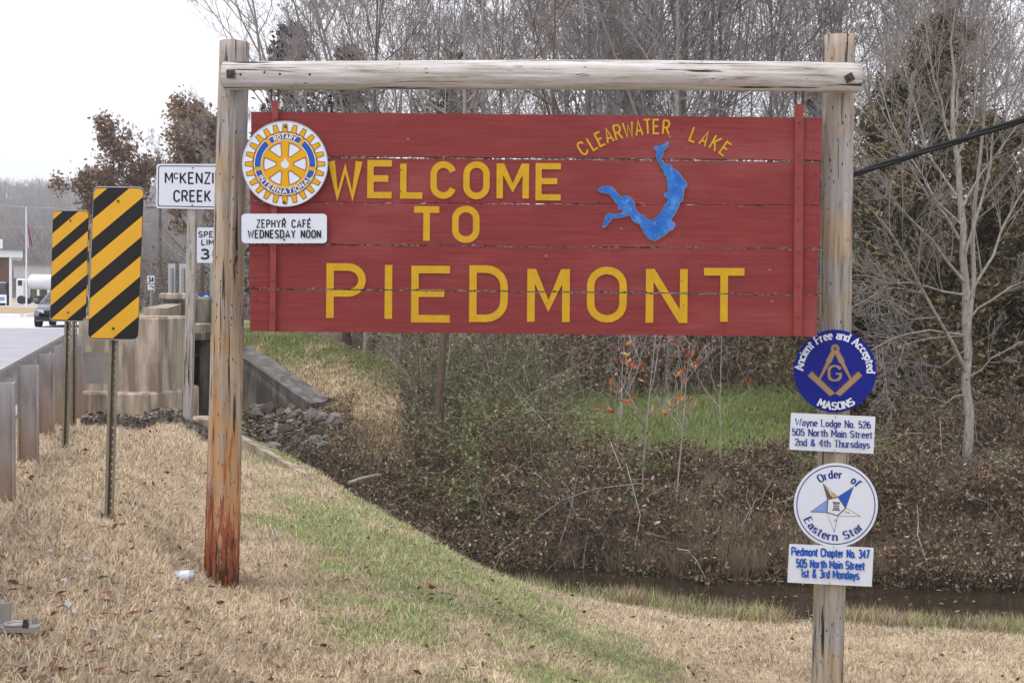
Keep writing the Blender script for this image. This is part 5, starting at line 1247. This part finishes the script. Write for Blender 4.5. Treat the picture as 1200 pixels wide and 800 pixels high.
def car():
    Y = 44.0; c = at(66, 372, Y); X = c.x; ln = 4.4
    t = thing('parked_car', (X, Y, 0), 'dark grey sedan facing us on the far road, half hidden by the hazard markers', 'car')
    hd = math.atan2(RD.x, RD.y); c_, s_ = math.cos(-hd * .6), math.sin(-hd * .6)
    def W(x, y, z): return Vector((X + x * c_ - y * s_, Y + x * s_ + y * c_, z))
    # cross sections along the length: y, half width low, half width high, z low, z belt
    secs = [(0.0, .62, .60, .36, .56), (.06, .78, .72, .26, .68), (.35, .86, .79, .22, .76), (1.15, .88, .81, .2, .87), (1.4, .89, .82, .2, .92), (3.4, .89, .83, .2, .95), (4.1, .86, .8, .24, .94), (4.38, .78, .72, .32, .86), (4.44, .68, .64, .4, .7)]
    V, Fs = [], []
    for y, wl, wh, z0, z1 in secs:
        zm = (z0 + z1) / 2
        for x, z in ((-wl * .9, z0), (-wl, z0 + .1), (-wl * 1.0, zm), (-wh, z1 - .04), (-wh * .86, z1), (0, z1 + .025), (wh * .86, z1), (wh, z1 - .04), (wl * 1.0, zm), (wl, z0 + .1), (wl * .9, z0)): V.append(W(x, y, z))
    k = 11
    for i in range(len(secs) - 1):
        for j in range(k): a = i * k + j; b = i * k + (j + 1) % k; Fs.append((a, b, b + k, a + k))
    Fs += [tuple(range(k)), tuple(range(len(V) - 1, len(V) - k - 1, -1))]
    build('body', V, Fs, M['car'], t, True)
    cab = [(1.25, .78, .9), (1.95, .62, 1.36), (2.25, .6, 1.40), (3.1, .6, 1.38), (3.85, .74, .95)]; V, Fs = [], []
    for y, wd, z in cab: V += [W(-wd - .06 * (z < 1), y, z if z < 1 else z - .05), W(-wd * .8, y, z), W(wd * .8, y, z), W(wd + .06 * (z < 1), y, z if z < 1 else z - .05)]
    for i in range(4): Fs += [(i * 4 + j, i * 4 + j + 1, i * 4 + j + 5, i * 4 + j + 4) for j in range(3)]
    # sides of the cabin
    for sx in (0, 3): Fs.append(tuple(i * 4 + sx for i in range(5)))
    build('cabin', V, Fs, M['car'], t)
    gl = MB()
    gl.prism([W(-.68, 1.34, .965), W(.68, 1.34, .965), W(.53, 1.9, 1.335), W(-.53, 1.9, 1.335)], W(0, -.012, .012) - W(0, 0, 0)); gl.build('windscreen', M['glass'], t)
    for sx in (-1, 1):
        m = MB(); m.prism([W(sx * .8, 1.55, .96), W(sx * .8, 3.55, .98), W(sx * .655, 3.05, 1.30), W(sx * .655, 2.05, 1.31)], W(sx * .012, 0, .004) - W(0, 0, 0)); m.build('side_window', M['glass'], t)
        m = MB(); m.prism([W(sx * .44, .02, .52), W(sx * .74, .1, .54), W(sx * .72, .1, .66), W(sx * .44, .02, .64)], W(0, -.035, .004) - W(0, 0, 0)); m.build('headlight', M['chrome'], t)
        m = MB(); q = W(sx * 1.0, 1.45, 1.0); m.box(q - Vector((.09, .04, .06)), q + Vector((.09, .06, .06)), 0, .02); m.build('mirror', M['car'], t)
        for y in (.85, 3.5):
            a, b = W(sx * .68, y, .31), W(sx * .89, y, .31); o = MB().tube([a, b], .31, 20).build('wheel', M['rubber'], t)
            MB().tube([W(sx * .86, y, .31), W(sx * .897, y, .31)], .19, 14).build('rim', M['chrome'], o)
    MB().prism([W(-.42, -.012, .47), W(.42, -.012, .47), W(.42, -.0, .62), W(-.42, 0, .62)], W(0, -.02, 0) - W(0, 0, 0)).build('grille', M['rubber'], t)
    MB().prism([W(-.15, -.036, .50), W(.15, -.036, .50), W(.15, -.03, .58), W(-.15, -.03, .58)], W(0, -.01, 0) - W(0, 0, 0)).build('number_plate', M['white'], t)
    MB().prism([W(-.74, .01, .27), W(.74, .01, .27), W(.76, .03, .40), W(-.76, .03, .40)], W(0, -.05, 0) - W(0, 0, 0)).build('bumper', M['rubber'], t)
car()

def tanker():
    Y = 128; g = lambda px, py, dy=0: at(px, py, Y + dy)
    b = g(42, 346); z0 = float(ground_z(b.x, Y)); t = thing('tanker_truck', (b.x, Y, z0), 'white tanker truck with rounded tank parked beyond the sedan', 'truck')
    c0, c1 = g(34, 330), g(66, 331); r = .82
    m = MB(); pts = [c0 + (c1 - c0) * k for k in (0, .04, .12, .5, .88, .96, 1)]; m.tube(pts, [r * q for q in (.35, .78, 1, 1, 1, .78, .35)], 20); m.build('tank', M['white_paint'], t, True)
    a = g(23.5, 342); c = g(32, 326.5); o = MB().box((a.x, Y - .9, z0 + .55), (c.x, Y + .9, c.z), 0, .12).build('cab', M['white_paint'], t)
    MB().box((a.x + .15, Y - .93, c.z - .75), (c.x - .2, Y - .905, c.z - .2)).build('windscreen', M['glass'], o)
    MB().box((a.x, Y - .6, z0 + .45), (c1.x, Y + .6, z0 + .65)).build('chassis', M['dark'], t)
    for x in (a.x + .5, c0.x + 1.3, c0.x + 2.3):
        for dy in (-.95, .7): MB().tube([(x, Y + dy, z0 + .46), (x, Y + dy + .26, z0 + .46)], .46, 16).build('wheel', M['rubber'], t)
tanker()

def brick_house():
    Y = 112; px = lambda x, y, dy=0: at(x, y, Y + dy); z0 = 0.0
    b = px(21, 342); t = thing('brick_building', (b.x, Y, z0), 'low brick building with white porch columns and grey gabled roof at the left edge', 'building')
    x0, x1 = px(-130, 340).x, px(21, 340).x; zt = px(0, 303).z
    MB().box((x0, Y, z0 - .2), (x1 - .6, Y + 9, zt)).build('wall', M['brick'], t)
    xe = px(26, 300).x; zf0, zf1 = px(0, 302).z, px(0, 294).z
    MB().box((x0 - .5, Y - 2.2, zf0), (xe, Y + 9.4, zf1)).build('fascia', M['white_paint'], t)
    ap = px(-4, 275); hw = xe - ap.x + .3
    m = MB(); P = [(xe + .25, Y - 2.5, zf1 + .004), (ap.x, Y - 2.5, ap.z), (ap.x - hw, Y - 2.5, zf1 + .004)]; m.prism(P, (0, 12, 0)); rf = m.build('roof', M['shingle'], t)
    vt = px(2, 287); MB().box((vt.x - .35, Y - 2.56, vt.z - .45), (vt.x + .22, Y - 2.505, vt.z + .4)).build('gable_vent', M['white_paint'], rf)
    for x in (-28, -8, 13): c = px(x, 320); MB().tube([(c.x, Y - 1.9, z0), (c.x, Y - 1.9, zf0 - .002)], .13, 12).build('column', M['white_paint'], t)
    for x in (-24, 2): c = px(x, 322); f = MB().box((c.x - .5, Y - .06, .9), (c.x + .5, Y - .004, 2.2)).build('window', M['white_paint'], t); MB().box((c.x - .4, Y - .09, 1.0), (c.x + .4, Y - .064, 2.1)).build('pane', M['glass'], f)
    c = px(8, 340); MB().box((c.x - .5, Y - .06, .0), (c.x + .5, Y - .004, 2.1)).build('door', M['dark'], t)
    t.rotation_euler = (0, 0, .40)
brick_house()
p = at(2.5, 341, 100); t = thing('yard_sign', (p.x, 100, 0), 'small white sign on two legs in front of the brick building', 'sign')
MB().box((p.x - .38, 100, .35), (p.x + .35, 100.05, 1.05)).build('panel', M['white_paint'], t)
MB().box((p.x - .26, 99.985, .55), (p.x + .2, 99.998, .85)).build('lettering', M['lightblue'], t)
for dx in (-.3, .25): MB().box((p.x + dx, 100.052, 0), (p.x + dx + .06, 100.1, 1.0)).build('leg', M['white_paint'], t)

def flagpole():
    Y = 104; b = at(31, 342, Y); top = at(31.3, 245, Y); z0 = 0
    t = thing('flagpole', (b.x, Y, z0), 'slim white flagpole beside the brick building', 'flagpole')
    MB().tube([(b.x, Y, z0), (b.x, Y, top.z)], [.075, .05], 10).build('pole', M['white_paint'], t); MB().tube([(b.x, Y, top.z), (b.x, Y, top.z + .08), (b.x, Y, top.z + .16)], [.02, .09, .02], 8).build('finial', M['chrome'], t)
    f0 = at(32, 261, Y); f1 = at(32, 292, Y)
    fl = thing('flag', (b.x + .1, Y, f1.z), 'limp striped flag with blue corner hanging from the flagpole', 'flag')
    def cloth(name, s0, s1, mat):
        V, Fs = [], []; nz = 14
        for i in range(nz + 1):
            v = i / nz
            for k in range(9):
                s = s0 + (s1 - s0) * k / 8; wd = (.25 + .42 * v) * s
                V.append((b.x + .07 + wd, Y - .02 + .11 * math.sin(s * 16 + v * 2) * (.3 + v * .7), f0.z + (f1.z - f0.z) * (v * (1 - .15 * s)) - .35 * s * (1 - v)))
        for i in range(nz):
            for k in range(8): a = i * 9 + k; Fs.append((a, a + 1, a + 10, a + 9))
        o = build(name, V, Fs, mat, fl, True); md = o.modifiers.new('cloth', 'SOLIDIFY'); md.thickness = .012; return o
    mats = ['red', 'white', 'ink', 'white', 'red', 'white', 'red']
    for i in range(7): cloth('stripe' if mats[i] != 'ink' else 'canton', i / 7, (i + 1) / 7, M[mats[i]])
flagpole()
Y = 150; a, b = at(16, 323, Y), at(72, 311, Y); t = thing('white_building', ((a.x + b.x) / 2, Y, 0), 'long low white building behind the tanker truck', 'building')
MB().box((a.x, Y, a.z - .3), (b.x, Y + 6, b.z)).build('wall', plain('greyed_white_siding', srgb(176, 178, 184), .7, .2, 1), t); MB().box((a.x - .2, Y - .3, b.z + .003), (b.x + .2, Y + 6.3, b.z + .14)).build('roof', M['shingle'], t)
for k in range(5): x = a.x + .4 + (b.x - a.x - .8) * k / 4; MB().box((x - .12, Y + .1, -.1), (x + .12, Y + .35, a.z - .302)).build('column', M['white_paint'], t)
MB().box((a.x, Y + 4, -.1), (b.x, Y + 5.9, a.z - .303)).build('back_wall', M['concrete_dark'], t)

def pole(px, top, Y, lab):
    b = at(px, 342, Y); tp = at(px, top, Y); t = thing('utility_pole', tuple(onto(b.x, Y)), lab, 'utility pole')
    MB().tube([(b.x, Y, float(ground_z(b.x, Y)) - .2), (tp.x, Y, tp.z)], [.15, .11], 10).build('pole', M['bark_brown'], t)
    MB().box((tp.x - 1.0, Y - .18, tp.z - .55), (tp.x + 1.0, Y - .12, tp.z - .43)).build('crossarm', M['bark_brown'], t)
    for dx in (-.85, -.4, .4, .85): MB().tube([(tp.x + dx, Y - .15, tp.z - .43), (tp.x + dx, Y - .15, tp.z - .3)], .05, 8).build('insulator', M['white_paint'], t)
    return t, tp
up, utop = pole(187.5, 236, 92, 'brown wooden utility pole with crossarm beyond the bridge')
a = at(187, 238, 92); MB().tube([a, at(178, 236.5, 91.8), at(172, 234.8, 91.6)], .05, 8).build('lamp_arm', M['galv'], up)
h = at(170, 234.5, 91.6); MB().box(h - Vector((.35, .14, .09)), h + Vector((.3, .14, .07)), 0, .04).build('lamp_head', M['white_paint'], up)
up2, utop2 = pole(-60, 228, 120, 'utility pole by the brick building outside the left edge')
# wires strung across the far street
def wire(name, A, B, sag, r, lab, group=None):
    pts = [A.lerp(B, k / 24) - Vector((0, 0, sag * 4 * (k / 24) * (1 - k / 24))) for k in range(25)]; o = MB().tube(pts, r, 5).build(name, M['rubber'] if r > .03 else M['galv'], None); return tag(o, lab, 'wire', group)
for dx, dz, lab in ((-.85, -.3, 'upper thin wire crossing in front of the distant hill'), (.4, -.3, 'thin wire beside the upper wire before the distant hill')): wire('overhead_wire', utop2 + Vector((dx, 0, dz)), utop + Vector((dx, 0, dz)), .6, .022, lab)
wire('overhead_wire', at(-80, 262, 118), at(187, 262, 91.9), .3, .022, 'lower thin wire crossing the distant street')
wire('overhead_wire', at(187, 275, 91.9), at(330, 330, 60), 1.2, .02, 'sagging service wire right of the utility pole')

# the heavy twisted service cable, from the far pole to beyond the right edge
def cable():
    A = at(188, 262, 91.85)
    best = None
    for pyb in range(-330, 40, 6):
        B = at(1700, pyb, 9.0)
        for sag in np.linspace(.2, 9, 45):
            s = np.linspace(0, 1, 400); P = np.array(A)[None] * (1 - s[:, None]) + np.array(B)[None] * s[:, None]; P[:, 2] -= sag * 4 * s * (1 - s)
            c = (P - np.array(EYE)) @ _c; px = 600 + F * c[:, 0] / -c[:, 2]; py = 400 - F * c[:, 1] / -c[:, 2]
            o = np.argsort(px); e = sum((np.interp(x, px[o], py[o]) - y) ** 2 for x, y in ((1000, 203.5), (1100, 174), (1200, 139.5)))
            if best is None or e < best[0]: best = (e, pyb, sag, B)
    e, pyb, sag, B = best
    s = np.linspace(0, 1, 1400) ** .6; P = np.array(A)[None] * (1 - s[:, None]) + np.array(B)[None] * s[:, None]; P[:, 2] -= sag * 4 * s * (1 - s)
    t = thing('service_cable', tuple(A), 'thick twisted black overhead cable rising to the right edge', 'cable')
    Ld = np.r_[0, np.cumsum(np.linalg.norm(np.diff(P, axis=0), axis=1))]
    for k in range(3):
        a = Ld * 2.4 + k * 2.094; rr_ = np.full(len(P), .022); Q = P + np.stack([0 * a, np.cos(a) * rr_, np.sin(a) * rr_], 1); V, Fs = tubes(Q[None], np.full((1, len(P)), .0205), 6); build('strand', V, Fs, M['rubber'], t, True)
    # the pole that carries its near end, outside the frame
    pb = onto(B.x, 9.1); q = thing('utility_pole', tuple(pb), 'wooden utility pole carrying the thick cable beyond the right edge', 'utility pole'); MB().tube([pb - Vector((0, 0, .3)), Vector((pb.x, pb.y, B.z + .5))], [.16, .12], 12).build('pole', M['bark_brown'], q)
    return best
print('cable', cable()[:3])

# route sign, banner, and posts beyond the bridge
Y = 70; p = at(176.5, 350, Y); t = thing('route_sign', (p.x, Y, 0), 'white route 34 sign above a small arrow plate beyond the bridge', 'road sign')
plate('panel', [(172.5, 323), (181, 323), (181, 332), (172.5, 332)], Y, .02, M['white'], t); k = Ink(Y - .012); k.text('34', 174, 179.8, 330.4, 5.4, 1.3, gap=.3); k.build('lettering', M['black'], t)
plate('panel', [(173, 333.4), (181, 333.4), (181, 339.6), (173, 339.6)], Y, .02, M['white'], t); k = Ink(Y - .012); k.stroke([(179.5, 338.4), (179.5, 335.6), (175, 335.6)], 1.1); k.build('arrow', M['black'], t)
MB().box((p.x - .04, Y + .03, -.1), (p.x + .04, Y + .1, 2.2)).build('post', M['galv'], t)
Y = 46; p = at(238, 366, Y); t = thing('blue_banner_sign', (p.x, Y, float(ground_z(p.x, Y))), 'blue sign with two white ovals standing beyond the bridge', 'sign')
plate('panel', [(227, 344.5), (262, 342), (262, 355.5), (227, 358)], Y, .05, M['blue'], t); k = Ink(Y - .01)
for c_ in ((232.5, 351), (241.5, 350), (251, 349.4)): k.poly([(c_[0] + 3.6 * math.cos(a) , c_[1] - 4.4 * math.sin(a)) for a in np.linspace(0, 2 * math.pi, 22)[:-1]])
k.build('ovals', M['white'], t); k = Ink(Y - .02)
for c_ in ((232.5, 351), (241.5, 350), (251, 349.4)): k.stroke([(c_[0] - 1.8, c_[1] + 1.6), (c_[0] - .6, c_[1] - 1.8), (c_[0] + .6, c_[1] + 1.2), (c_[0] + 1.8, c_[1] - 1.2)], .8)
k.build('ovals_mark', M['blue'], t)
g0 = float(ground_z(p.x, Y))
for px_ in (230, 258): x = at(px_, 350, Y).x; MB().box((x - .04, Y + .06, g0 - .1), (x + .04, Y + .14, 1.0)).build('leg', M['bolt'], t)
p = at(237.5, 372, 40); t = thing('white_bollard', tuple(onto(p.x, 40)), 'short white post in the grass in front of the blue sign', 'bollard')
z = float(ground_z(p.x, 40)); MB().tube([(p.x, 40, z - .1), (p.x, 40, z + .55), (p.x, 40, z + .6)], [.085, .085, .05], 12).build('post', M['white_paint'], t)

# ---------------------------------------------------------------- rocks below the far wing wall
def rocks():
    g = np.random.default_rng(12); protos = []
    import bmesh
    n_ = N('riprap_stone', .9, .1); oi = n_.new('ObjectInfo'); f_ = n_.noise(n_.coord(), 2.5, 6, .7)
    cc = n_.ramp(oi.outputs['Random'], [(.0, srgb(70, 64, 60)), (.4, srgb(116, 108, 102)), (.75, srgb(154, 150, 150)), (1.0, srgb(104, 88, 74))]); n_.color(n_.mix(1.0, cc, n_.ramp(f_, [(.3, .55), (.7, 1.05)]), 'MULTIPLY')); n_.bump(f_, .5, .05); rm = n_.m
    for k in range(6):
        bm = bmesh.new(); bmesh.ops.create_icosphere(bm, subdivisions=2, radius=1); pl = [(norm(g.normal(size=3)), g.uniform(.5, .85)) for _ in range(9)]
        for v in bm.verts:
            p = np.array(v.co)
            for n_, d in pl:
                e = p @ n_ - d
                if e > 0: p = p - n_ * e
            v.co = p * np.array((1, .8, .62)) + g.normal(0, .02, 3)
        me = bpy.data.meshes.new('rock'); bm.to_mesh(me); bm.free(); me.materials.append(rm); protos.append(me)
    n = 0
    for i in range(2500):
        px, py = g.uniform(284, 402), g.uniform(460, 524)
        if py < 462 + max(0, px - 335) * .35 or py > 524 - (px - 330) * .1 or (px > 385 and py > 506): continue
        Y = np.interp(py, [460, 525], [25.2, 20.6]) + g.normal(0, .2); p = at(px, py, Y); z = float(ground_z(p.x, Y)); s = g.choice([.06, .10, .15, .24], p=[.45, .32, .17, .06]) * g.uniform(.8, 1.2)
        o = put('rock', protos[n % 6]); o.location = (p.x, Y, z + s * .3); o.rotation_euler = (g.normal(0, .4), g.normal(0, .4), g.random() * 6.28); o.scale = (s, s, s)
        tag(o, 'grey broken stone in the rock pile below the far wing wall', 'rock', 'riprap stones'); n += 1
        if n >= 290: break
rocks()
def rock_litter():
    n = 5000; px = rng.uniform(284, 408, n); py = rng.uniform(458, 530, n); Yd = np.interp(py, [460, 525], [25.2, 20.6]); Q = at_np(np.stack([px, py], 1), Yd); X = Q[:, 0] + rng.normal(0, .15, n); Y = Q[:, 1]
    V, T, C = leaves('', np.stack([X, Y, ground_z(X, Y) + .02 + .07 * rng.random(n)], 1), .05, pick([(.13, .10, .075), (.2, .15, .11), (.07, .058, .048), (.3, .24, .18)], n), None, .7)
    return build('rock_litter', V, T, M['leaf'], None, False, C)
tag(rock_litter(), 'dead leaves and dirt caught between the rocks by the wing wall', 'leaves', kind='stuff')
# pale fallen branch and grey stone in the creek brush, and a log across it
p, q = at(408, 566, 17.2), at(443, 556, 17.6); tag(MB().tube([p, p.lerp(q, .5) + Vector((0, 0, .015)), q], [.03, .026, .02], 8).build('fallen_branch', M['bark_pale']), 'pale broken branch lying in the creek brush', 'branch')
for (pts, Y, r, lab) in ([[(625, 610), (660, 585), (700, 572), (752, 566)], 15.7, .008, 'long pale bent stick lying on the brambles'], [[(655, 640), (668, 600), (676, 560)], 15.6, .008, 'upright pale stick standing in the brambles'],
                         [[(840, 568), (872, 540), (880, 516)], 17.0, .011, 'pale curved twig at the edge of the green clearing'], [[(795, 480), (820, 520), (838, 470)], 18, .009, 'thin forked twig in the green clearing']):
    tag(MB().tube([at(x, y, Y) for x, y in pts], r, 6).build('fallen_branch', M['bark_grey']), lab, 'branch')

# ---------------------------------------------------------------- litter on the slope
def can():
    b = ground_at(214, 683); t = thing('beer_can', tuple(b), 'crumpled silver and white can lying beside the left post', 'can')
    d = Vector((.98, .18, .05)).normalized(); c = b + Vector((-.055, 0, .032)); prof = [(0, .024), (.004, .027), (.01, .0325), (.035, .031), (.06, .0325), (.105, .0325), (.116, .027), (.12, .025)]
    pts = [c + d * s for s, _ in prof]; MB().tube(pts, [r for _, r in prof], 20).build('body', M['alu'], t, True)
    MB().tube([c + d * .04, c + d * .09], .0331, 20, False).build('label_band', M['white'], t, True)
    MB().tube([c - d * .0005, c - d * .003], [.0235, .022], 18).build('lid', M['alu'], t)
can()
def bracket():
    b = ground_at(14, 748); t = thing('metal_bracket', tuple(b), 'broken grey cast metal bracket lying in the grass at lower left', 'debris'); s = .0034
    def L_(x, y, z): return b + Vector(((x - 14) * s, y * s, z * s + .03))
    P = [L_(x, y, 0) for x, y in ((-14, -7), (30, -9), (42, -5), (45, 2), (40, 9), (25, 12), (-14, 12))]; base = MB().prism(P, (0, 0, .018)).build('plate', M['galv'], t)
    m = MB(); m.tube([L_(18 + 12 * math.cos(a), 2 + 8 * math.sin(a), 7) for a in np.linspace(0, 2 * math.pi, 25)], .008, 8, False); m.build('ring', M['galv'], base, True)
    MB().tube([L_(18, 2, 5), L_(18, 2, 7)], .026, 20).build('disc', M['chrome'], t)
    for x0, x1, h, y in ((-8, 8, 28, 9), (28, 31, 14, 3), (33, 38, 13, 8)): MB().prism([L_(x0, y, 5), L_(x1, y, 5), L_(x1 - .5, y + 1, h), L_(x0 + 1, y + 1, h)], (0, .012, 0)).build('lug', M['galv'], t)
    MB().prism([L_(29, -8.5, 5), L_(35, -8.2, 5), L_(34, -8, 14), L_(30, -8.3, 15)], (0, .01, 0)).build('lug', M['bolt'], t)
    MB().tube([L_(2, 0, -1), L_(2, 0, -12)], .012, 8).build('stud', M['bolt'], t)
bracket()
g = np.random.default_rng(4); pap = plain('dirty_white_paper', srgb(188, 186, 190), .8, .35, 30)
for px, py, s in ((323, 632, .03), (108, 752, .026), (183, 727, .02), (190, 610, .025), (80, 722, .03), (87, 729, .02), (75, 692, .018), (340, 601, .02), (163, 598, .018), (335, 588, .022), (470, 702, .02), (186, 758, .018), (60, 655, .02), (515, 792, .022), (102, 664, .016)):
    c = ground_at(px, py) + Vector((0, 0, .045)); nn_ = 5; V = []; Fs = []; an = g.random() * 6.28
    for i in range(nn_):
        for j in range(nn_):
            x, y = (i / 4 - .5) * 1.6 * s, (j / 4 - .5) * .8 * s; V.append(c + Vector((x * math.cos(an) - y * math.sin(an), x * math.sin(an) + y * math.cos(an), g.normal(0, .28) * s)))
    for i in range(4):
        for j in range(4): a = i * 5 + j; Fs.append((a, a + 1, a + 6, a + 5))
    o = build('paper_scrap', V, Fs, pap); o.modifiers.new('thickness', 'SOLIDIFY').thickness = .001; tag(o, 'small crumpled white litter scrap in the dry grass of the near slope', 'litter', 'litter scraps')
